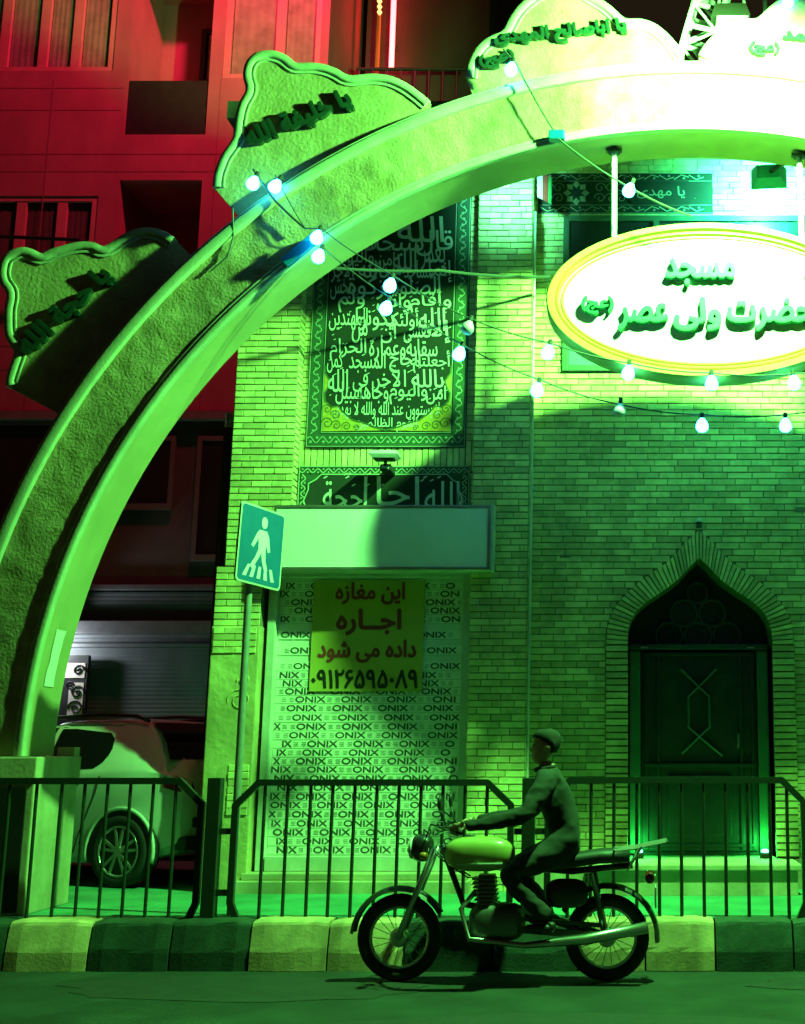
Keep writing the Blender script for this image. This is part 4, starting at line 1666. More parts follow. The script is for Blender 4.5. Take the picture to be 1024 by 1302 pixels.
ZRED = apx(200, 522)[1]
xr = apx(418, 60)[0]
X_ = lambda x, y: apx(x, y)[0]
Z_ = lambda y: apx(200, y)[1]
wins = [(X_(-90, 50), X_(147, 50), Z_(90), Z_(90) + 2.0), (X_(285, 60), xr - .12, Z_(99), Z_(99) + 2.0),
        (X_(-90, 280), X_(123, 280), Z_(352), Z_(249))]
log1 = (X_(163, 100), X_(266, 100), Z_(171), Z_(171) + 3.0, 1.25)
log2 = (X_(151, 250), X_(256, 250), Z_(400), Z_(229), 1.25)
up = [(a, b, c + 3.1, d + 3.1) for a, b, c, d in wins[:2]]
mb = MB()
wall_holes(mb, -20, xr, ZRED, 19, AY, [h + (.14,) for h in wins] + [log1, log2] + [h + (.14,) for h in up], .14)
mb.box((-20, AY + 1.5, SW), (xr, AY + 9, 19))
mb.add([(xr, AY, ZRED), (xr, AY + 1.5, ZRED), (xr, AY + 1.5, 19), (xr, AY, 19)], [(0, 1, 2, 3)])
mb.build('stone_wall', REDWALL, apt)


mb = MB()
for py in (112, 140, 196, 218, 410, 440, 470):
    z = Z_(py)
    x_end = X_(158, 100) if py in (112, 140) else (X_(146, 300) if py > 400 else xr)
    mb.box((-20, AY - .004, z - .008), (x_end, AY - .001, z + .008))
for px in (60, 275):
    mb.box((X_(px, 200) - .008, AY - .005, ZRED), (X_(px, 200) + .008, AY - .002, Z_(100)))
mb.build('cladding_joints', mat('joint_mortar', (.34, .085, .12), (.28, .07, .10), .9), apt)


def apt_window(h, nm, mulls, curtains):
    a, b, c, d = h
    g = bx('window', (a, AY + .10, c), (b, AY + .135, d), GLASSDARK, apt)
    mb = MB()
    t = .10
    for q in ((a, a + t, c, d), (b - t, b, c, d), (a + t, b - t, c, c + t * .8), (a + t, b - t, d - t * .8, d)):
        mb.box((q[0], AY + .02, q[2]), (q[1], AY + .09, q[3]), .006)
    for m_ in mulls:
        mb.box((m_ - .075, AY + .03, c + t * .8), (m_ + .075, AY + .095, d - t * .8), .006)
    mb.build('window_frame', REDFRAME, g)
    ed = [a + t] + [x for m_ in mulls for x in (m_ - .075, m_ + .075)] + [b - t]
    for k in range(0, len(ed) - 1, 2):
        mb = MB()
        n = 26
        A, B = [], []
        for i in range(n + 1):
            x = ed[k] + .01 + (ed[k + 1] - ed[k] - .02) * i / n
            yy = AY + .088 + .0035 * math.sin(i * 1.1 + random.random() * .6)
            A.append((x, yy, c + t))
            B.append((x, yy, d - t))
        mb.strip(A, B)
        smooth(mb.build('curtain', curtains, g), 80)


CURT2 = mat('dull_curtain', (.12, .07, .07), (.07, .045, .045), .95, scale=4)
apt_window(wins[0], 'a', [X_(5, 50), X_(55, 50), X_(97, 50)], CURTAIN)
apt_window(wins[1], 'b', [X_(356, 50)], CURTAIN)
apt_window(wins[2], 'c', [X_(24, 290), X_(76, 290)], CURT2)
apt_window(up[0], 'd', [X_(55, 50)], CURT2)
# loggia furniture: parapet, rear door with curtain
for h, py in ((log1, 100), (log2, None)):
    a, b, c, d = h[:4]
    if py:
        bx('loggia_parapet', (a + .01, AY + .04, c + .02), (b - .01, AY + .10, Z_(101)), BLACK, apt)
        dd = bx('loggia_door', (a + .72, AY + 1.18, c + .1), (b + .0 - .03, AY + 1.24, c + 2.5), GLASSDARK, apt)
        mb = MB()
        mb.box((a + .68, AY + 1.14, c + .1), (a + .76, AY + 1.18, c + 2.5))
        mb.box((a + .76, AY + 1.14, c + 1.5), (b - .02, AY + 1.175, c + 1.58))
        mb.box((a + .76, AY + 1.14, c + 2.42), (b - .02, AY + 1.175, c + 2.5))
        mb.build('door_frame', mat('brown_door_paint', (.05, .03, .025), (.04, .025, .02), .6), dd)
        mb = MB()
        A = [(a + .80 + (b - a - .86) * i / 20, AY + 1.165 + .008 * math.sin(i * 2), c + 1.6) for i in range(21)]
        mb.strip(A, [(x, y, c + 2.4) for x, y, z in A])
        mb.build('net_curtain', mat('net_curtain_cloth', (.62, .58, .56), (.4, .37, .36), .9, scale=5), dd)
    else:
        bx('loggia_parapet', (a + .01, AY + .04, c + .02), (b - .01, AY + .10, c + .95), BLACK, apt)
# dark middle storey and grey shop storey
zm = Z_(745)
mb = MB()
mb.box((-20, AY + .06, zm), (xr, AY + 1.4, ZRED - .15))
mb.build('dark_storey', DARKWALL, apt)
bx('stone_band', (-20, AY - .06, ZRED - .15), (xr, AY + 1.4, ZRED - .02), mat('grey_stone_band', (.2, .18, .17), (.15, .13, .12), .8), apt, .01)
DFR = mat('dark_frame_paint', (.14, .12, .11), (.1, .09, .08), .6)
for px0, px1, pya, pyb in ((255, 300, 560, 705), (150, 215, 560, 640), (-60, 60, 540, 705)):
    rx0, rx1, rz0, rz1 = X_(px0, 600), X_(px1, 600), Z_(pyb), Z_(pya)
    dkw = bx('dark_window', (rx0, AY + .02, rz0), (rx1, AY + .058, rz1), GLASSDARK, apt)
    mb = MB()
    for q in ((rx0 - .07, rx0, rz0, rz1), (rx1, rx1 + .07, rz0, rz1), (rx0 - .07, rx1 + .07, rz0 - .09, rz0), (rx0 - .07, rx1 + .07, rz1, rz1 + .07)):
        mb.box((q[0], AY - .0, q[2]), (q[1], AY + .055, q[3]))
    mb.build('window_frame', DFR, dkw)
mb = MB()
z = SW
k = 0
mb.use(SHUTTER)
ztop = zm - .02
while z < ztop - .06:
    mb.add([(-20, AY + .10, z), (xr, AY + .10, z), (xr, AY + .096, z + .032), (-20, AY + .096, z + .032), (xr, AY + .10, z + .06), (-20, AY + .10, z + .06)], [(0, 1, 2, 3), (3, 2, 4, 5)])
    z += .06
mb.build('roller_shutter', SHUTTER, apt)
mb = MB()
mb.box((-20, AY - .10, Z_(806)), (xr, AY + .05, Z_(790)), .01)
mb.box((-20, AY - .03, Z_(823)), (xr, AY + .05, Z_(818)), .01)
mb.box((-20, AY - .05, zm - .06), (xr, AY + .05, zm + .02), .01)
mb.build('shutter_trim', mat('shutter_trim_paint', (.12, .12, .13), (.09, .09, .1), .5), apt)
# rail across the lower window
mb = MB()
a_, b_ = at(-60, 298, AY - .4), at(100, 305, AY - .4)
mb.tube([a_, b_], .03, 8)
mb.bar(b_, b_ + Vector((0, .41, 0)), .03, .03)
mb.build('window_rail', BLACK, apt)
# white service lamp hidden behind the arch leg
q = at(52, 800, AY - .3)
t = thing('shop_lamp', 'white lamp over the grey shutter hidden behind the left leg of the arch', 'lamp', q)
bx('lamp_body', q + Vector((-.25, -.05, 0)), q + Vector((.25, .3, .08)), BLACK, t, .01)
bx('lamp_tube', q + Vector((-.22, -.03, -.03)), q + Vector((.22, .02, -.002)), emit('white_tube', (.85, .95, 1), 12), t)
point(t, q + Vector((.05, -.05, -.25)), (.85, .95, 1.0), 70, .08)
q = at(268, 914, 16.5)
t = thing('alley_lamp', 'small bright green lamp on a dark post beside the parked car', 'lamp', Vector((q.x, 16.5, SW)))
mb = MB()
mb.tube([(q.x, 16.5, SW), (q.x, 16.5, q.z - .04)], .02, 8)
mb.build('lamp_post', BLACK, t)
mb = MB()
mb.lathe([(.03, -.04), (.045, 0), (.03, .05)], q, n=12)
mb.build('lamp_globe', emit('alley_green', (.05, 1, .25), 12), t)
point(t, q + Vector((-.05, -.12, 0)), (.03, 1, .22), 22, .05)
# scrollwork panel on the shutter
s0, s1 = at(55, 912, AY - .12), at(113, 833, AY - .12)
sp = thing('scrollwork_panel', 'black and cream scrollwork panel on the grey shutter behind the car', 'panel', s0)
bx('panel_frame', (s0.x - .3, AY - .12, s0.z - .4), (s1.x, AY - .03, s1.z), BLACK, sp)
CREAM = mat('cream_panel', (.62, .55, .48), (.55, .48, .42), .8)
mb = MB()
for (a, b, c, d) in ((83, 109, 843, 862), (85, 107, 868, 912), (55, 78, 843, 862)):
    p0, p1_ = at(a, d, AY - .125), at(b, c, AY - .125)
    mb.box((p0.x, AY - .128, p0.z), (p1_.x, AY - .121, p1_.z))
mb.build('cream_inset', CREAM, sp)
mb = MB()
for cx, cy, r, s in ((98, 880, .10, 1), (96, 900, .11, -1), (100, 852, .08, 1), (90, 872, .06, -1)):
    c = at(cx, cy, AY - .13)
    mb.tube([(c.x + s * r * (1 - i / 26) * math.cos(i * .42), AY - .132, c.z + r * (1 - i / 26) * math.sin(i * .42)) for i in range(24)], .014, 5)
mb.build('scrolls', BLACK, sp)

# second, darker building set back with terrace rail and red neon
BY2 = 20.0
b2 = thing('rear_building', 'dark building behind the arch with a terrace rail, glowing red beside the neon tube', 'building', (-1, BY2, SW))
x0, x1 = at(466, 50, BY2).x, at(600, 50, BY2).x
mb = MB()
mb.box((x0, BY2, SW), (x1 + .3, BY2 + 8, 22))
mb.build('dark_wall', mat('dull_plaster_wall', (.075, .055, .055), (.055, .042, .042), .85, scale=1.5, stain=.2), b2)
mb = MB()
mb.box((xr + .01, AY + 2.5, SW), (x0, BY2 + 8, 21))
mb.build('recessed_wall', BLACK, b2)
tz = at(540, 130, BY2 - 1.0).z
mb = MB()
mb.box((x0 + .1, BY2 - 1.1, tz - .6), (x1 + .3, BY2 - .01, tz - .35))
mb.build('terrace_slab', DARKWALL, b2)
mb = MB()
zr_ = at(540, 88, BY2 - 1.05).z
mb.tube([(x0 + .1, BY2 - 1.05, zr_), (x1 + .2, BY2 - 1.05, zr_)], .03, 8)
x = x0 + .15
while x < x1 + .2:
    mb.tube([(x, BY2 - 1.05, tz - .36), (x, BY2 - 1.05, zr_)], .018, 6)
    x += .23
mb.build('terrace_rail', BLACK, b2)
p = at(501, 0, BY2 - .25)
ne = thing('neon_tube', 'tall glowing red neon tube on the corner of the dark rear building', 'neon light', Vector((p.x, BY2 - .25, 11.9)))
mb = MB().use(emit('red_neon', (1.0, .045, .055), 16), True)
zn = at(500, 86, BY2 - .25).z
mb.tube([(p.x, BY2 - .25, zn + .9 * i) for i in range(9)], .045, 10)
mb.build('glass_tube', MATS['red_neon'], ne)
mb = MB()
for i in range(5):
    mb.box((p.x - .03, BY2 - .21, zn + .5 + i * 1.6), (p.x + .03, BY2 - .01, zn + .56 + i * 1.6))
mb.build('tube_clip', STEEL, ne)
p = at(483, 0, BY2 - .3)
rl = thing('orange_rope_light', 'thin dim orange rope light hanging left of the red neon tube', 'rope light', Vector((p.x, BY2 - .3, 11.9)))
mb = MB()
mb.tube([(p.x, BY2 - .3, at(483, 98, BY2 - .3).z + .8 * i) for i in range(9)], .035, 8)
mb.build('rope', mat('amber_rope', (.6, .25, .05), (.5, .2, .04), .5), rl)
mb = MB().use(emit('amber_bead', (1, .5, .12), 3), True)
for py in (-30, -12, 2, 9, 16):
    c = at(483, py, BY2 - .33)
    mb.lathe([(.01, -.05), (.045, 0), (.01, .05)], (c.x, BY2 - .34, c.z), n=8)
mb.build('beads', MATS['amber_bead'], rl)
# red floodlight that washes the apartment front
LR = Vector((-4.6, 15.2, 15.5))
t = thing('red_floodlight', 'red floodlight on an arm above the picture washing the apartment front', 'floodlight', LR)
mb = MB()
mb.box(LR + Vector((-.2, -.16, .02)), LR + Vector((.2, .0, .22)), .02)
mb.build('lamp_housing', BLACK, t)
mb = MB()
mb.tube([LR + Vector((0, -.05, .2)), Vector((-4.9, 15.4, 16.2)), Vector((-5.2, 18.0, 16.4))], .03, 8)
mb.build('lamp_arm', BLACK, t)
ld = bpy.data.lights.new('red_lamp', 'SPOT')
ld.energy = 2000
ld.color = (1.0, .05, .13)
ld.spot_size = R(112)
ld.spot_blend = .7
ld.shadow_soft_size = .15
lo = bpy.data.objects.new('flood_light', ld)
col.objects.link(lo)
lo.parent = t
lo.location = (0, .06, 0)
lo.rotation_euler = (Vector((-7.5, 18, 9.5)) - LR).to_track_quat('-Z', 'Y').to_euler()

# slim pole in the alley
p = at(291, 545, 12.6)
t = thing('alley_pole', 'slim dark pole topped by a coiled insulator beside the mosque corner', 'pole', Vector((p.x, 12.6, SW)))
mb = MB()
mb.tube([(p.x - .02, 12.6, SW), (p.x, 12.6, p.z)], .05, 10)
mb.build('pole_shaft', BLACK, t)
mb = MB()
pr_ = []
for i in range(9):
    pr_ += [(.022, i * .018), (.042, i * .018 + .006), (.042, i * .018 + .011)]
mb.lathe(pr_, p, n=12)
mb.build('insulator', OLDWHITE, t)

# ================================================================== RAILINGS
FY_ = 9.80


def fence_panel(pts_px, label, bars_px, foot_l=True, foot_r=True):
    W = [at(x, y, FY_) for x, y in pts_px]
    t = thing('kerb_railing', label, 'railing', Vector((W[0].x, FY_, .348)), 'green metal railing panels along the kerb')
    mb = MB()
    zt = W[1].z
    P = list(W)
    for a, b in zip(P[:-1], P[1:]):
        d = (b - a).normalized() * .018
        mb.bar(a - d * 0, b + d * 0, .045, .045)
    for c in P[1:-1]:
        mb.lathe([(.001, -.0235), (.0235, -.0235), (.0235, .0235), (.001, .0235)], c, 'y', 12)
    mb.build('panel_frame', RAIL, t)
    for bxp in bars_px:
        a = at(bxp, W[1] and pts_px[1][1], FY_)
        x = a.x
        zt_ = zt - .015
        # chamfered ends shorten the outer bars
        for (c0, c1) in ((W[1], W[2]), (W[-2], W[-3])) if False else ():
            pass
        mb = MB()
        mb.bar((x, FY_, .30), (x, FY_, zt_), .024, .024)
        mb.build('railing_bar', RAIL, t)
    return t


def rail_px(xl, xr_, yt, yc, dx, bars, label):
    pts = [(xl - 8, 1168), (xl + 1, 1150), (xl, yc), (xl + dx, yt), (xr_ - dx, yt), (xr_, yc), (xr_ - 2, 1150), (xr_ - 10, 1168)]
    W = [at(x, y, FY_) for x, y in pts]
    xL, xR, zt, zc2 = W[2].x, W[5].x, W[3].z, W[2].z
    P = [Vector((xL + .05, FY_, .335)), Vector((xL, FY_, .45)), Vector((xL, FY_, zc2)), Vector((W[3].x, FY_, zt)), Vector((W[4].x, FY_, zt)), Vector((xR, FY_, zc2)), Vector((xR, FY_, .45)), Vector((xR - .05, FY_, .335))]
    t = thing('kerb_railing', label, 'railing', Vector(((xL + xR) / 2, FY_, .348)), 'green metal railing panels along the kerb')
    mb = MB()
    for a, b in zip(P[:-1], P[1:]):
        mb.bar(a, b, .048, .045)
    for c in P[1:-1]:
        mb.lathe([(.001, -.0228), (.0242, -.0228), (.0242, .0228), (.001, .0228)], c, 'y', 12)
    mb.build('panel_frame', RAIL, t)
    for b in bars:
        x = at(b, yt, FY_).x
        zt_ = zt
        if x < W[3].x:
            zt_ = zc2 + (zt - zc2) * (x - xL) / (W[3].x - xL)
        if x > W[4].x:
            zt_ = zc2 + (zt - zc2) * (xR - x) / (xR - W[4].x)
        mb = MB()
        mb.tube([(x + random.uniform(-.004, .004), FY_, .30), (x, FY_, zt_ - .02)], .0135, 8)
        smooth(mb.build('railing_bar', RAIL, t))
    return t


rail_px(-125, 257, 993, 1022, 28, [-100, -72, -44, -16, 20 - 6, 48, 80, 109, 138, 167, 196, 225], 'railing panel in front of the parked car and the arch pillar')
rail_px(300, 650, 995, 1024, 30, [338, 367, 396, 424, 452, 480, 508, 536, 564, 592, 620], 'railing panel in front of the papered shop window')
rail_px(697, 1022, 992, 1020, 28, [723, 752, 781, 810, 838, 866, 894, 922, 950, 978, 1000], 'railing panel in front of the pointed door niche')
rail_px(1062, 1400, 992, 1020, 28, [1090 + 28 * i for i in range(10)], 'railing panel cut off at the right edge of the picture')
for px, lab, ls in ((270, 'thick railing post between the car and the papered shop window', (257, 300)), (672, 'thick railing post between the shop window and the niche', (650, 697)), (1042, 'thick railing post just beyond the right picture edge', (1022, 1062))):
    c = at(px, 1080, FY_)
    t = thing('railing_post', lab, 'post', Vector((c.x, FY_, .348)), 'posts between the railing panels')
    zt = at(px, 989, FY_).z
    mb = MB()
    mb.box((c.x - .05, FY_ - .05, .30), (c.x + .05, FY_ + .05, zt), .005)
    mb.build('post_tube', RAIL, t)
    mb = MB()
    for py in (1057, 1135):
        z = at(px, py, FY_).z
        for e, s in ((ls[0], -1), (ls[1], 1)):
            xe = at(e, py, FY_).x
            mb.bar((c.x + s * .05, FY_, z), (xe - s * .025, FY_, z), .045, .03)
    mb.build('link_bar', RAIL, t)

# ================================================================== PEDESTRIAN SIGN
PX = at(315, 760, 10.0).x
ps = thing('crossing_sign', 'blue pedestrian crossing sign on a slim grey post beside the shop window', 'road sign', Vector((PX, 10.02, SW)))
mb = MB()
mb.tube([(PX, 10.02, SW), (PX, 10.02, 3.45)], .03, 14)
smooth(mb.build('sign_post', mat('grey_galvanised_paint', (.26, .27, .26), (.2, .21, .2), .5, scale=15), ps))
ang = R(69)
ux = Vector((math.cos(ang), math.sin(ang), -.045)).normalized()
nn = Vector((math.sin(ang), -math.cos(ang), 0))
uz = nn.cross(ux) * -1
if uz.z < 0:
    uz = -uz
sc_ = Vector((PX + .035, 10.02, at(326, 695, 10.0).z)) + nn * .05
SWD, SHT = .57, .64


def sgn(u, v, d=0.0):
    return sc_ + ux * u + uz * v + nn * d


def rrect(hw_, hh_, r, n=5):
    out = []
    for cx, cy, a0 in ((hw_ - r, hh_ - r, 0), (-hw_ + r, hh_ - r, 90), (-hw_ + r, -hh_ + r, 180), (hw_ - r, -hh_ + r, 270)):
        for i in range(n + 1):
            a = R(a0 + 90 * i / n)
            out.append((cx + r * math.cos(a), cy + r * math.sin(a)))
    return out


def plate(mb, poly, d0, d1):
    n = len(poly)
    vs = [sgn(u_, v_, d1) for u_, v_ in poly] + [sgn(u_, v_, d0) for u_, v_ in poly]
    mb.add(vs, [tuple(range(n)), tuple(range(2 * n - 1, n - 1, -1))] + [(i, n + i, n + (i + 1) % n, (i + 1) % n) for i in range(n)])


mb = MB()
plate(mb, rrect(SWD / 2, SHT / 2, .04), -.012, .006)
pan = mb.build('sign_panel', OLDWHITE, ps)
mb = MB()
plate(mb, rrect(SWD / 2 - .016, SHT / 2 - .016, .03), .0062, .008)
mb.build('blue_field', mat('blue_sign_sheeting', (.01, .12, .30), (.008, .10, .26), .4), pan)
mb = MB()
def fig(mb, poly, d0, d1):
    plate(mb, [(u_ * .86, v_ * .88) for u_, v_ in poly], d0, d1)


# walking figure in profile and zebra bars
hd = [(0.02 + .042 * math.cos(R(a)), .225 + .055 * math.sin(R(a))) for a in range(0, 360, 24)]
fig(mb, hd, .0082, .010)
fig(mb, [(-.045, .15), (.07, .15), (.075, .02), (.06, -.03), (-.04, -.03), (-.05, .06)], .0082, .010)
fig(mb, [(-.04, .15), (-.075, .12), (-.15, -.01), (-.12, -.025), (-.05, .07)], .0082, .0102)
fig(mb, [(.06, .15), (.10, .10), (.13, -.03), (.10, -.04), (.06, .05)], .0082, .0102)
fig(mb, [(-.04, -.03), (.02, -.03), (-.03, -.11), (-.11, -.22), (-.15, -.20), (-.08, -.11)], .0082, .0103)
fig(mb, [(.0, -.03), (.06, -.03), (.07, -.12), (.11, -.21), (.07, -.225), (.02, -.13)], .0082, .0104)
for i in range(5):
    u_ = -.20 + i * .092
    sl = (2 - i) * .012
    fig(mb, [(u_ - sl * .0 - .02 - sl, -.30), (u_ + .03 - sl, -.30), (u_ + .035 + sl, -.19), (u_ + .0 + sl, -.19)], .0082, .0095)
mb.build('pictogram', WHITE, pan)
mb = MB()
for z in (-.2, .2):
    c = sgn(0, z, -.02)
    mb.box((PX - .04, 9.975, c.z - .02), (PX + .04, 10.065, c.z + .02), .005)
mb.build('sign_clamp', STEEL, ps)

# ================================================================== PARKED CAR
CARX, CARY, CARA = -4.68, 11.88, R(20)
car = thing('parked_car', 'white hatchback parked behind the arch pillar, rear end towards the shop', 'car', Vector((CARX, CARY, SW)))
car.rotation_euler = (0, 0, -CARA)
# local axes: x forward is -X world (car points left); local +x = towards the tail (right), y = across (0 near side .. 1.74 far side)
PAINT = mat('silver_white_car_paint', (.55, .56, .55), (.52, .53, .52), .28, coat=.6, spec=.5)
CGLASS = mat('car_glass', (.006, .007, .008), (.006, .007, .008), .06, spec=.5)
CTRIM = mat('car_black_trim', (.015, .015, .015), (.02, .02, .02), .6)
LAMPR = mat('tail_lamp_red', (.16, .02, .02), (.12, .015, .015), .2)
HWD = .87
#  x, z_sill, z_belt, z_roof, half width low, half width belt, half width roof
ST = [(-3.42, .45, .60, .62, .50, .42, .40), (-3.36, .28, .70, .74, .70, .66, .60), (-3.1, .22, .80, .84, .82, .78, .66), (-2.6, .20, .90, .94, .86, .83, .62),
      (-2.15, .20, .95, 1.02, .87, .85, .62), (-1.85, .20, .965, 1.22, .87, .855, .60), (-1.5, .20, .975, 1.43, .87, .86, .58), (-1.0, .20, .985, 1.525, .87, .86, .57),
      (-.5, .20, .995, 1.535, .87, .86, .57), (-.2, .21, 1.01, 1.52, .87, .855, .56), (.0, .22, 1.025, 1.485, .865, .845, .55), (.16, .24, 1.035, 1.41, .845, .82, .53),
      (.30, .27, 1.03, 1.27, .82, .79, .55), (.42, .30, 1.01, 1.11, .785, .755, .58), (.54, .36, .92, .96, .72, .69, .58), (.58, .45, .80, .82, .64, .60, .52)]



def section(s):
    x, zs, zb, zr2, wl, wb, wr = s
    return [(x, .0, zs), (x, wl * .86, zs), (x, wl * .965, zs + .06), (x, wl, zs + (zb - zs) * .45), (x, wl * .995, zs + (zb - zs) * .72), (x, wb, zb), (x, wb - .02, zb + (zr2 - zb) * .08), (x, wr + .05 * (zr2 > zb + .2), zb + (zr2 - zb) * .86), (x, wr - .04, zb + (zr2 - zb) * .975), (x, wr * .6, zr2), (x, 0, zr2 + .012)]


mb = MB()
secs = []
for s in ST:
    h = section(s)
    full = [(x, HWD - y, z) for x, y, z in h] + [(x, HWD + y, z) for x, y, z in h[::-1][1:-1]]
    secs.append(full)
K = len(secs[0])
vs = [p for s in secs for p in s]
fs = [(i * K + j, i * K + (j + 1) % K, (i + 1) * K + (j + 1) % K, (i + 1) * K + j) for i in range(len(secs) - 1) for j in range(K)]
fs += [tuple(range(K))[::-1], tuple((len(secs) - 1) * K + j for j in range(K))]
mb.add(vs, fs)
mb.use(PAINT)
body = mb.build('body', PAINT, car, loc=(0, 0, 0))
body.data.update()
smooth(body, 32)


def side_y(x, z):
    """near-side surface y of the body at (x,z)"""
    for a, b in zip(ST[:-1], ST[1:]):
        if a[0] <= x <= b[0]:
            t_ = (x - a[0]) / (b[0] - a[0])
            ha, hb = section(a), section(b)
            h = [(0, p[1] + (q[1] - p[1]) * t_, p[2] + (q[2] - p[2]) * t_) for p, q in zip(ha, hb)]
            for p, q in zip(h[1:-1], h[2:]):
                if p[2] <= z <= q[2]:
                    u_ = (z - p[2]) / max(1e-6, q[2] - p[2])
                    return HWD - (p[1] + (q[1] - p[1]) * u_)
    return 0


def side_panel(name, poly, m_, off=.006, far=False, inset=True):
    """panel lying on the car's side, from a polygon in (x,z), triangulated as a fan of scan strips"""
    mb = MB()
    zs_ = sorted({round(p[1], 4) for p in poly})
    lo, hi = zs_[0], zs_[-1]
    n = 14
    rows_ = []
    for i in range(n + 1):
        z = lo + (hi - lo) * min(max(i / n, .002), .998)
        xs_ = []
        for k in range(len(poly)):
            (xa, za), (xb, zb_) = poly[k], poly[(k + 1) % len(poly)]
            if (za - z) * (zb_ - z) < 0:
                xs_.append(xa + (xb - xa) * (z - za) / (zb_ - za))
        if len(xs_) >= 2:
            rows_.append((z, min(xs_), max(xs_)))
    mcol = 10
    vs = []
    for z, xa, xb in rows_:
        for k in range(mcol + 1):
            x = xa + (xb - xa) * k / mcol
            y_ = side_y(x, z) - off
            vs.append((x, (2 * HWD - y_) if far else y_, z))
    W_ = mcol + 1
    fs = [(i * W_ + k, i * W_ + k + 1, (i + 1) * W_ + k + 1, (i + 1) * W_ + k) for i in range(len(rows_) - 1) for k in range(mcol)]
    mb.add(vs, fs)
    o = mb.build(name, m_, car, loc=(0, 0, 0))
    smooth(o, 60)
    return o


for far in (False, True):
    side_panel('rear_window', [(-1.0, 1.04), (-.44, 1.05), (-.33, 1.12), (-.28, 1.22), (-.31, 1.34), (-.42, 1.43), (-1.0, 1.46)], CGLASS, far=far)
    side_panel('door_window', [(-1.60, 1.03), (-1.06, 1.035), (-1.06, 1.455), (-1.45, 1.41), (-1.60, 1.33)], CGLASS, far=far)
    side_panel('front_window', [(-2.05, 1.01), (-1.66, 1.02), (-1.66, 1.25), (-1.75, 1.21)], CGLASS, far=far)
mb = MB().use(CTRIM, True)
for pts in ([(-.30, 1.0), (-.33, .85), (-.42, .62), (-.50, .45), (-.56, .3)], [(-1.46, 1.02), (-1.48, .7), (-1.46, .3)], [(-1.46, .3), (-1.0, .29), (-.56, .3)]):
    mb.tube([(x, side_y(x, z) - .001, z) for x, z in pts], .006, 5)
mb.build('door_seam', CTRIM, car, loc=(0, 0, 0))
mb = MB().use(PAINT, True)
mb.tube([(-.72, side_y(-.72, .93) - .004, .93), (-.70, side_y(-.7, .93) - .03, .935), (-.54, side_y(-.54, .93) - .03, .94), (-.52, side_y(-.52, .93) - .004, .94)], .014, 8)
mb.build('door_handle', PAINT, car, loc=(0, 0, 0))
# bright strip over the windows and roof rail
mb = MB().use(STEEL, True)
pts = [(x, side_y(x, 1.475) - .008, 1.47 + .012 * (1 - abs(x + .6))) for x in (-1.2, -.9, -.6, -.3)]
mb.tube(pts, .010, 6)
mb.build('window_trim', STEEL, car, loc=(0, 0, 0))
mb = MB().use(BLACK, True)
mb.tube([(-1.3, .33, 1.50), (-1.15, .33, 1.555), (-.6, .33, 1.575), (-.2, .34, 1.56), (-.05, .34, 1.51)], .018, 8)
mb.tube([(-1.3, 1.41, 1.50), (-1.15, 1.41, 1.555), (-.6, 1.41, 1.575), (-.2, 1.40, 1.56), (-.05, 1.40, 1.51)], .018, 8)
mb.build('roof_rail', STEEL, car, loc=(0, 0, 0))
# rear screen, lamps, bumper
mb = MB()
rw = []
for (x, z, hw_) in ((.0, 1.487, .52), (.155, 1.415, .58), (.29, 1.28, .645), (.39, 1.14, .71)):
    rw.append([(x + .012 - .03 * abs(2 * k / 8 - 1) ** 2, HWD - hw_ + 2 * hw_ * k / 8, z + .012) for k in range(9)])
for a, b in zip(rw[:-1], rw[1:]):
    mb.strip(a, b)
smooth(mb.build('rear_screen', CGLASS, car, loc=(0, 0, 0)))
for s in (0, 1):
    yy = lambda d: (d if not s else 2 * HWD - d)
    mb = MB()
    q = [(.38, .075, .90), (.36, .10, 1.00), (.45, .17, 1.00), (.53, .29, .95), (.56, .31, .86), (.50, .13, .86)]
    mb.add([(x + .012, yy(y_ - .01), z) for x, y_, z in q] + [(x - .06, yy(y_ + .05), z) for x, y_, z in q], [tuple(range(6)), tuple(range(11, 5, -1))] + [(i, 6 + i, 6 + (i + 1) % 6, (i + 1) % 6) for i in range(6)])
    mb.build('tail_light', LAMPR, car, loc=(0, 0, 0))
mb = MB()
mb.box((.44, .16, .33), (.61, 1.58, .46), .03)
mb.build('bumper_insert', CTRIM, car, loc=(0, 0, 0))
bx('number_plate', (.575, .62, .70), (.592, 1.12, .80), OLDWHITE, None).parent = car
mb = MB()
mb.bar((.49, .16, .58), (.58, .32, .58), .09, .05)
mb.build('reflector', CTRIM, car, loc=(0, 0, 0))
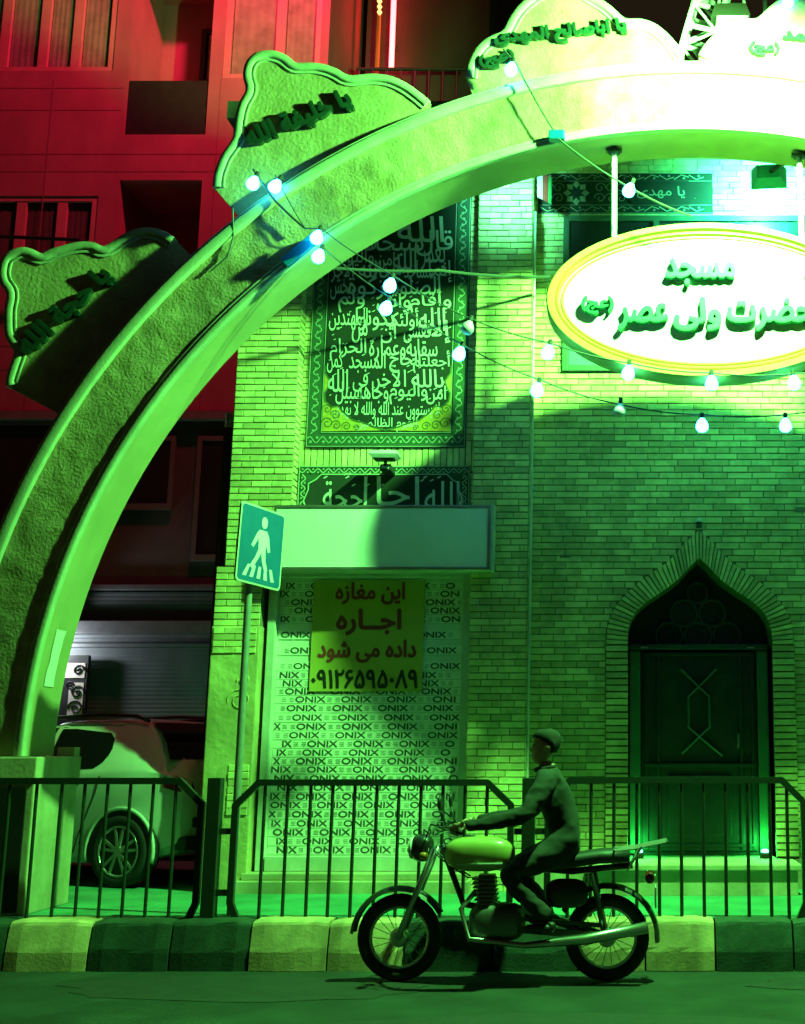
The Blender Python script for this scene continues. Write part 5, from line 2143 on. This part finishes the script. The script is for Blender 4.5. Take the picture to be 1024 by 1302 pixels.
# wheels
wheel0 = []
for wx in (0.0, -2.55):
    for wy, s in ((-.012, 1), (2 * HWD + .012, -1)):
        # dark wheel house behind the tyre and its lip
        mb = MB()
        poly = [(wx + .375 * math.cos(R(a)), .325 + .375 * math.sin(R(a))) for a in range(-18, 199, 8)]
        yb = wy + s * .008
        mb.prism(poly, yb, yb + s * .10)
        mb.build('wheel_house', BLACK, car, loc=(0, 0, 0))
        mb = MB().use(PAINT, True)
        mb.tube([(wx + .385 * math.cos(R(a)), wy + s * .012, .325 + .385 * math.sin(R(a))) for a in range(-14, 195, 8)], .018, 8)
        mb.build('arch_lip', PAINT, car, loc=(0, 0, 0))
        mb = MB().use(RUBBER, True)
        prof = [(.235, .03), (.232, .0), (.245, -.010), (.30, -.010), (.322, .006), (.326, .04), (.326, .16), (.31, .20), (.235, .205), (.235, .03)]
        n = 40
        vs = []
        for r, h in prof[:-1]:
            vs += [(wx + r * math.cos(2 * math.pi * k / n), wy + s * h, .325 + r * math.sin(2 * math.pi * k / n)) for k in range(n)]
        m_ = len(prof) - 1
        mb.add(vs, [(i * n + k, i * n + (k + 1) % n, ((i + 1) % m_) * n + (k + 1) % n, ((i + 1) % m_) * n + k) for i in range(m_) for k in range(n)])
        ty = mb.build('wheel', RUBBER, car, loc=(0, 0, 0))
        mb = MB()
        mb.tube([(wx + .222 * math.cos(R(a)), wy + s * .002, .325 + .222 * math.sin(R(a))) for a in range(0, 360, 12)], .013, 6, closed=True)
        for k in range(5):
            for e in (-.13, .13):
                a = R(90 + 72 * k)
                a2 = a + e * 1.7
                p0 = Vector((wx + .035 * math.cos(a2), wy - s * .002, .325 + .035 * math.sin(a2)))
                p1_ = Vector((wx + .218 * math.cos(a2), wy + s * .004, .325 + .218 * math.sin(a2)))
                mb.bar(p0, p1_, .026, .02)
        mb.lathe([(.05, s * .008), (.042, -s * .012)], (wx, wy, .325), 'y', 16)
        rm = mb.build('rim', mat('alloy_rim', (.36, .36, .35), (.3, .3, .3), .35, metal=.5), ty, loc=(0, 0, 0))
        mb = MB()
        mb.lathe([(.222, s * .018), (.222, s * .026)], (wx, wy, .325), 'y', 24)
        mb.build('brake_disc', BLACK, ty, loc=(0, 0, 0))

# a second, dark car further back: a copy of the first with its parts, repainted
DPAINT = mat('black_car_paint', (.012, .013, .015), (.010, .011, .012), .25, coat=.6)
car2 = car.copy()
col.objects.link(car2)
car2.location = (-4.42, 14.7, SW)
car2.rotation_euler = (0, 0, 0)
car2['label'] = 'black car parked behind the white hatchback, only its roof showing'
for ch in list(car.children):
    c2 = ch.copy()
    col.objects.link(c2)
    c2.parent = car2
    if ch.active_material == PAINT:
        c2.material_slots[0].link = 'OBJECT'
        c2.material_slots[0].material = DPAINT
    for g2 in list(ch.children):
        d2 = g2.copy()
        col.objects.link(d2)
        d2.parent = c2
for c2 in (car, car2):
    c2['group'] = 'cars parked in the alley'

# ================================================================== MOTORCYCLE
MY = 9.16
fx, rx_ = at(508, 1200, MY).x, at(772, 1200, MY).x
moto = thing('motorcycle', 'dark commuter motorcycle heading left along the kerb, wire rack over its tail', 'motorcycle', Vector(((fx + rx_) / 2, MY, 0)))
WR = .295


def mtube(name, pts, r, m_, n=8, parent=None):
    mb = MB().use(m_, True)
    mb.tube(pts, r, n)
    return mb.build(name, m_, parent or moto)


for nm, wx in (('wheel', fx), ('wheel', rx_)):
    mb = MB().use(RUBBER, True)
    mb.tube([(wx + (WR - .045) * math.cos(R(a)), MY, WR + (WR - .045) * math.sin(R(a))) for a in range(0, 360, 10)], .045, 10, closed=True)
    wo = mb.build(nm, RUBBER, moto)
    mb = MB()
    mb.tube([(wx + (WR - .09) * math.cos(R(a)), MY, WR + (WR - .09) * math.sin(R(a))) for a in range(0, 360, 10)], .014, 6, closed=True)
    for k in range(18):
        a = R(20 * k)
        mb.tube([(wx + .03 * math.cos(a + .5), MY + .03 * (-1) ** k, WR + .03 * math.sin(a + .5)), (wx + (WR - .09) * math.cos(a), MY, WR + (WR - .09) * math.sin(a))], .0025, 4)
    mb.lathe([(.05, -.06), (.065, -.03), (.065, .03), (.05, .06)], (wx, MY, WR), 'y', 16)
    mb.build('rim', STEEL, wo)


def fender(name, wx, r, a0, a1, wd):
    mb = MB().use(BLACK, True)
    n = 14
    A = []
    for j in range(5):
        yy = MY + wd * (j / 4 - .5)
        rr = r - .035 * abs(j / 2 - 1) ** 2
        A.append([(wx + rr * math.cos(R(a0 + (a1 - a0) * i / n)), yy, WR + rr * math.sin(R(a0 + (a1 - a0) * i / n))) for i in range(n + 1)])
    for a, b in zip(A[:-1], A[1:]):
        mb.strip(a, b)
    return mb.build(name, BLACK, moto)


fender('front_mudguard', fx, WR + .055, 30, 175, .13)
fender('rear_mudguard', rx_, WR + .075, -5, 150, .16)
DK = mat('motorcycle_dark_enamel', (.018, .018, .02), (.014, .014, .016), .3, coat=.4)
TANK = mat('pale_tank_enamel', (.42, .40, .12), (.36, .34, .1), .3, coat=.4)
hx, hz = fx + .28, .92      # steering head
for s in (-1, 1):
    mtube('fork', [(fx, MY + s * .085, WR), (hx - .04, MY + s * .085, hz - .02)], [.024, .02], STEEL)
mb = MB().use(DK, True)
mb.tube([(hx, MY, hz), (hx + .16, MY, .52), (rx_ - .42, MY, .40), (rx_ - .38, MY, .62)], .024, 8)
mb.tube([(hx, MY, hz - .02), (hx + .45, MY, .78), (rx_ - .25, MY, .74), (rx_ + .18, MY, .78)], .024, 8)
for s in (-1, 1):
    mb.tube([(rx_ - .40, MY + s * .07, .42), (rx_, MY + s * .085, WR)], .02, 8)
    mb.tube([(rx_ - .02, MY + s * .10, WR + .05), (rx_ - .10, MY + s * .11, .74)], .022, 8)
mb.build('frame', DK, moto)


def blob(name, c, r, m_, p=2.4, n=20, k=12):
    """superellipsoid"""
    mb = MB().use(m_, True)
    vs = []
    sp_ = lambda v_, e: math.copysign(abs(v_) ** e, v_)
    e = 2 / p
    for i in range(k + 1):
        ph = -math.pi / 2 + math.pi * i / k
        for j in range(n):
            th = 2 * math.pi * j / n
            vs.append((c[0] + r[0] * sp_(math.cos(ph), e) * sp_(math.cos(th), e), c[1] + r[1] * sp_(math.cos(ph), e) * sp_(math.sin(th), e), c[2] + r[2] * sp_(math.sin(ph), e)))
    fs = [(i * n + j, i * n + (j + 1) % n, (i + 1) * n + (j + 1) % n, (i + 1) * n + j) for i in range(k) for j in range(n)]
    mb.add(vs, fs)
    return mb.build(name, m_, moto)


tk = blob('fuel_tank', (hx + .27, MY, .86), (.25, .13, .12), TANK, 2.8)
mb = MB()
mb.lathe([(.035, .11), (.035, .13), (.02, .135)], (hx + .2, MY, .86), n=14)
mb.build('tank_cap', STEEL, tk)
# engine: crankcase, finned cylinder, head
en = blob('engine', (hx + .40, MY, .40), (.20, .13, .13), mat('engine_alloy', (.2, .2, .2), (.14, .14, .14), .45, metal=.6), 3.2)
mb = MB()
for i in range(7):
    z = .52 + i * .028
    mb.box((hx + .25 - i * .004, MY - .085, z), (hx + .41 - i * .004, MY + .085, z + .012), .003)
mb.box((hx + .27, MY - .06, .50), (hx + .38, MY + .06, .72))
mb.build('cylinder_fins', MATS['engine_alloy'], en)
mtube('exhaust', [(hx + .26, MY - .09, .62), (hx + .16, MY - .12, .50), (hx + .22, MY - .13, .30), (hx + .6, MY - .14, .26), (rx_ - .15, MY - .15, .30), (rx_ + .28, MY - .15, .38)], [.018, .018, .018, .02, .036, .04], STEEL)
blob('side_cover', (rx_ - .28, MY - .09, .60), (.15, .03, .10), DK, 3)
seat_z = .82
mb = MB().use(mat('black_vinyl', (.015, .015, .015), (.02, .02, .02), .55), True)
pts = [(hx + .47, MY, seat_z - .03), (hx + .60, MY, seat_z - .03), (rx_ - .30, MY, seat_z - .01), (rx_ - .05, MY, seat_z + .025), (rx_ + .16, MY, seat_z + .03)]
for a, b in zip(pts[:-1], pts[1:]):
    pass
vs = []
for i, (x, y_, z) in enumerate(pts):
    w3 = (.10, .12, .135, .135, .12)[i]
    for k in range(12):
        a = 2 * math.pi * k / 12
        vs.append((x, y_ + w3 * math.copysign(abs(math.cos(a)) ** .7, math.cos(a)), z + .052 * math.copysign(abs(math.sin(a)) ** .7, math.sin(a))))
mb.add(vs, [(i * 12 + k, i * 12 + (k + 1) % 12, (i + 1) * 12 + (k + 1) % 12, (i + 1) * 12 + k) for i in range(4) for k in range(12)] + [tuple(range(12)), tuple(48 + k for k in range(12))])
mb.build('seat', MATS['black_vinyl'], moto)
hl_ = blob('headlamp', (hx - .14, MY, .90), (.085, .095, .095), DK)
mb = MB().use(WHITE, True)
mb.lathe([(.078, -.0), (.07, -.02), (.03, -.03)], (hx - .205, MY, .90), 'x', 18)
mb.build('headlamp_lens', OLDWHITE, hl_)
HBZ = 1.05
hb = mtube('handlebar', [(hx + .17, MY - .34, HBZ - .02), (hx + .08, MY - .24, HBZ), (hx - .0, MY - .10, HBZ - .03), (hx - .02, MY, HBZ - .05), (hx, MY + .10, HBZ - .03), (hx + .08, MY + .24, HBZ), (hx + .17, MY + .34, HBZ - .02)], .012, STEEL)
for s in (-1, 1):
    mb = MB().use(RUBBER, True)
    mb.tube([(hx + .10, MY + s * .265, HBZ - .004), (hx + .18, MY + s * .355, HBZ - .022)], .018, 10)
    mb.build('grip', RUBBER, hb)
    mb = MB().use(BLACK, True)
    mb.tube([(hx + .06, MY + s * .21, HBZ), (hx + .02, MY + s * .25, HBZ + .13)], .006, 6)
    c = Vector((hx + .02, MY + s * .27, HBZ + .17))
    mb.lathe([(.02, -.018), (.052, -.01), (.056, 0), (.05, .008)], c, 'x', 16)
    mb.build('mirror', BLACK, hb)
    blob('turn_signal', (hx - .10, MY + s * .17, .86), (.03, .035, .025), mat('amber_lens', (.5, .2, .02), (.4, .16, .02), .3))
blob('tail_lamp', (rx_ + .30, MY, .70), (.04, .08, .045), LAMPR)
mb = MB().use(BLACK, True)
for s in (-1, 1):
    mb.tube([(hx + .12, MY + s * .26, HBZ - .01), (hx - .06, MY + s * .16, HBZ + .02), (hx - .12, MY + s * .06, HBZ - .12), (hx + .04, MY + s * .05, hz - .12), (hx + .2, MY + s * .06, .70)], .006, 6)
    mb.tube([(hx + .09, MY + s * .24, HBZ + .01), (hx + .02, MY + s * .30, HBZ + .01), (hx + .08, MY + s * .36, HBZ - .005)], .006, 6)
mb.build('control_cables', BLACK, moto)
mb = MB()
mb.bar((hx + .46, MY - .10, .37), (rx_ - .02, MY - .10, WR + .02), .05, .012)
mb.bar((hx + .46, MY - .10, .44), (rx_ - .02, MY - .10, WR + .09), .03, .012)
mb.build('chain_guard', DK, moto)
mb = MB()
mb.box((rx_ + .335, MY - .10, .50), (rx_ + .345, MY + .10, .64), .003)
mb.build('number_plate', OLDWHITE, moto)
for s in (-1, 1):
    mb = MB()
    mb.tube([(hx + .12, MY + s * .10, .80), (hx + .27, MY + s * .128, .80), (hx + .44, MY + s * .11, .80)], .010, 6)
    mb.build('tank_trim', STEEL, tk)
# wire rack over the tail
mb = MB()
for k in range(6):
    yy = MY - .14 + .056 * k
    mb.tube([(rx_ + .05, yy, seat_z + .07), (rx_ + .20, yy, seat_z + .085), (rx_ + .42, yy, seat_z + .13)], .008, 6)
for x, z in ((rx_ + .05, seat_z + .07), (rx_ + .24, seat_z + .092), (rx_ + .42, seat_z + .13)):
    mb.tube([(x, MY - .15, z), (x, MY + .15, z)], .008, 6)
for s in (-1, 1):
    mb.tube([(rx_ + .24, MY + s * .14, seat_z + .09), (rx_ + .14, MY + s * .1, .75)], .008, 6)
mb.build('luggage_rack', STEEL, moto)
for s in (-1, 1):
    mtube('footpeg', [(rx_ - .46, MY + s * .08, .36), (rx_ - .46, MY + s * .24, .36)], .014, RUBBER)

# ================================================================== RIDER
rider = thing('person', 'rider in a dark jacket and grey trousers sitting on the motorcycle, hands on the bars', 'person', Vector((rx_ - .28, MY, seat_z)))
SKIN = mat('skin', (.42, .26, .18), (.38, .23, .155), .6)
JACK = mat('dark_jacket_cloth', (.022, .025, .022), (.014, .016, .014), .9, scale=12, bump=.3, bscale=25)
TROU = mat('grey_trouser_cloth', (.03, .03, .03), (.02, .02, .02), .9, scale=12, bump=.3, bscale=25)
HAIR = mat('black_hair', (.008, .007, .006), (.012, .010, .009), .85, bump=.5, bscale=60)


def skin_mesh(name, verts, edges, radii, m_, parent, root=0, sub=2):
    me = bpy.data.meshes.new(name)
    me.from_pydata([tuple(v) for v in verts], edges, [])
    o = bpy.data.objects.new(name, me)
    col.objects.link(o)
    sk = o.modifiers.new('skin', 'SKIN')
    if not me.skin_vertices:
        bpy.context.view_layer.objects.active = o
        bpy.ops.mesh.customdata_skin_add()
    for i, r in enumerate(radii):
        me.skin_vertices[0].data[i].radius = r if isinstance(r, tuple) else (r, r)
    me.skin_vertices[0].data[root].use_root = True
    sk.use_smooth_shade = True
    s_ = o.modifiers.new('sub', 'SUBSURF')
    s_.levels = sub
    s_.render_levels = sub
    dg = bpy.context.evaluated_depsgraph_get()
    dg.update()
    nm2 = bpy.data.meshes.new_from_object(o.evaluated_get(dg))
    bpy.data.objects.remove(o)
    off = Vector((0, 0, 0))
    r = parent
    while r is not None:
        off += r.location
        r = r.parent
    for v in nm2.vertices:
        v.co -= off
    nm2.materials.clear()
    nm2.materials.append(m_)
    for p_ in nm2.polygons:
        p_.use_smooth = True
    o2 = bpy.data.objects.new(name, nm2)
    col.objects.link(o2)
    o2.parent = parent
    return o2


px_ = rx_ - .28
pel = Vector((px_, MY, seat_z + .12))
ch = pel + Vector((-.10, 0, .30))
nk = pel + Vector((-.15, 0, .50))
hd_ = nk + Vector((-.03, 0, .14))
V = [pel, pel + Vector((-.04, 0, .15)), ch, nk - Vector((0, 0, .06)), nk, nk + Vector((-.015, 0, .07))]
E_ = [(0, 1), (1, 2), (2, 3), (3, 4), (4, 5)]
RAD = [(.165, .15), (.16, .135), (.185, .15), (.13, .10), (.062, .062), (.056, .056)]
hands = []
for s in (-1, 1):
    sh = nk + Vector((-.0, s * .19, -.075))
    el = Vector((px_ - .28, MY + s * .33, 1.13))
    wr = Vector((hx + .20, MY + s * .335, HBZ + .015))
    i0 = len(V)
    V += [nk + Vector((0, s * .10, -.055)), sh, el, wr]
    RAD += [.085, .082, .060, .040]
    E_ += [(3, i0), (i0, i0 + 1), (i0 + 1, i0 + 2), (i0 + 2, i0 + 3)]
    hands.append(wr)
    hp = pel + Vector((0, s * .10, -.03))
    kn = Vector((px_ - .42, MY + s * .22, .74))
    an = Vector((rx_ - .40, MY + s * .20, .44))
    i1 = len(V)
    V += [hp, kn, an]
    RAD += [.115, .082, .056]
    E_ += [(0, i1), (i1, i1 + 1), (i1 + 1, i1 + 2)]
torso = skin_mesh('body', V, E_, RAD, JACK, rider, 0, 3)
for v_ in torso.data.vertices:
    c = v_.co + rider.location
    q = Vector((c.x * 7, c.y * 7, c.z * 15))
    f_ = noise.noise(q) * .011 + noise.noise(q * 2.3) * .006
    if c.z < nk.z + .02:
        v_.co += v_.normal * f_
# trousers: lower part by material
torso.data.materials.append(TROU)
torso.data.materials.append(SKIN)
for p_ in torso.data.polygons:
    c = p_.center + rider.location
    if c.z < seat_z + .13 and not (c.x < hx + .3 and c.z > 1.0):
        p_.material_index = 1
    if c.z > nk.z + .035 and abs(c.y - MY) < .09:
        p_.material_index = 2
# head: stacked outlines from chin to crown, with nose, mouth, eyes, ears
ck = nk + Vector((-.012, 0, .055))       # chin height, head axis
LV = [(-.012, -.070, -.03, .022, 0), (.0, -.086, -.012, .036, 0), (.02, -.095, .012, .050, 0), (.045, -.096, .045, .060, .004), (.058, -.094, .060, .064, .004),
      (.072, -.094, .072, .067, .010), (.084, -.094, .080, .069, .028), (.098, -.093, .088, .071, .022), (.118, -.089, .094, .073, .010), (.135, -.092, .098, .075, .004),
      (.155, -.092, .100, .076, 0), (.18, -.086, .098, .074, 0), (.205, -.070, .086, .064, 0), (.222, -.045, .062, .046, 0), (.230, -.012, .028, .02, 0)]


def head_ring(lv, grow=0.0, n=28):
    z, xf, xb, hw_, ns = lv
    out = []
    for j in range(n):
        th = 2 * math.pi * j / n
        c_, s2 = math.cos(th), math.sin(th)
        xm_ = (xf + xb) / 2
        x = xm_ + (xb - xm_ + grow) * c_
        y_ = (hw_ + grow) * math.copysign(abs(s2) ** .85, s2)
        if j == n // 2:
            x -= ns
        elif abs(j - n // 2) == 1:
            x -= ns * .45
        out.append(ck + Vector((x, y_, z)))
    return out


mb = MB().use(SKIN, True)
rings_ = [head_ring(l_) for l_ in LV]
n = 28
vs = [p_ for r_ in rings_ for p_ in r_]
mb.add(vs, [(i * n + j, i * n + (j + 1) % n, (i + 1) * n + (j + 1) % n, (i + 1) * n + j) for i in range(len(LV) - 1) for j in range(n)] + [tuple(range(n))[::-1], tuple((len(LV) - 1) * n + j for j in range(n))])
hm = mb.build('head', SKIN, rider)
for s in (-1, 1):
    mb = MB().use(SKIN, True)
    c = ck + Vector((.012, s * .074, .105))
    mb.lathe([(.008, -.010), (.026, -.006), (.030, .004), (.012, .009)], c, 'y', 12)
    mb.build('ear', SKIN, hm)
    mb = MB().use(BLACK, True)
    c = ck + Vector((-.078, s * .033, .120))
    mb.lathe([(.003, -.006), (.011, 0), (.003, .006)], c, 'x', 10)
    mb.build('eye', BLACK, hm)
mb = MB().use(mat('lip', (.3, .14, .11), (.28, .13, .1), .6), True)
c = ck + Vector((-.097, 0, .050))
mb.tube([c + Vector((.012, -.022, 0)), c, c + Vector((.012, .022, 0))], .006, 6)
mb.build('mouth', MATS['lip'], hm)
mb = MB().use(HAIR, True)
vs = []
HL = [(.07, .068, .062), (.10, .086, .068), (.135, .098, .076), (.155, .100, .077), (.18, .098, .075), (.205, .086, .065), (.226, .062, .047), (.238, .030, .022)]
for z, xb, hw_ in HL:
    xf = .03 if z < .12 else (.0 if z < .15 else (-.06 if z < .17 else (-.088 if z < .19 else (-.078 if z < .21 else (-.05 if z < .23 else -.014)))))
    for j in range(n):
        th = 2 * math.pi * j / n
        q_ = .008 * random.uniform(.7, 1.35)
        xm_ = (xf + xb) / 2
        vs.append(ck + Vector((xm_ + (xb - xm_ + q_) * math.cos(th), (hw_ + q_) * math.sin(th), z + random.uniform(-.008, .004))))
mb.add(vs, [(i * n + j, i * n + (j + 1) % n, (i + 1) * n + (j + 1) % n, (i + 1) * n + j) for i in range(len(HL) - 1) for j in range(n)] + [tuple(range(n))[::-1], tuple((len(HL) - 1) * n + j for j in range(n))])
mb.build('hair', HAIR, rider)
mb = MB().use(JACK, True)
c0 = nk + Vector((-.008, 0, .012))
mb.tube([c0 + Vector((.066 * math.cos(R(a)) - .008, .066 * math.sin(R(a)), .012 * math.cos(R(a)))) for a in range(0, 360, 24)], .018, 8, closed=True)
mb.build('collar', JACK, rider)
# hands closed round the grips
for s, wr in zip((-1, 1), hands):
    g0 = Vector((hx + .14, MY + s * .31, HBZ - .013))
    gd = Vector((.08, s * .09, -.018)).normalized()
    HVs = [wr, wr + Vector((-.05, -s * .005, .015))]
    HE = [(0, 1)]
    HR = [.030, (.032, .02)]
    for f_ in range(4):
        b_ = g0 + gd * (.036 - f_ * .022) + Vector((-.0, 0, .030))
        i0 = len(HVs)
        ln = (.9, 1.0, .97, .8)[f_]
        HVs += [b_, b_ + Vector((-.030 * ln, -s * .012, -.012)), b_ + Vector((-.030 * ln, -s * .014, -.045)), b_ + Vector((-.004, -s * .004, -.058))]
        HE += [(1, i0), (i0, i0 + 1), (i0 + 1, i0 + 2), (i0 + 2, i0 + 3)]
        HR += [.0105, .0095, .009, .008]
    i0 = len(HVs)
    HVs += [wr + Vector((-.02, -s * .035, -.005)), wr + Vector((-.04, -s * .06, -.03)), wr + Vector((-.055, -s * .062, -.045))]
    HE += [(0, i0), (i0, i0 + 1), (i0 + 1, i0 + 2)]
    HR += [.013, .011, .009]
    skin_mesh('hand', HVs, HE, HR, SKIN, rider, 0, 1)
# shoes
for s in (-1, 1):
    an = Vector((rx_ - .40, MY + s * .20, .44))
    SV = [an + Vector((.02, 0, -.01)), an + Vector((.03, 0, -.06)), an + Vector((-.06, s * .01, -.055)), an + Vector((-.17, s * .02, -.06))]
    skin_mesh('shoe', SV, [(0, 1), (1, 2), (2, 3)], [.042, .04, (.042, .035), (.036, .025)], BLACK, rider, 0, 2)
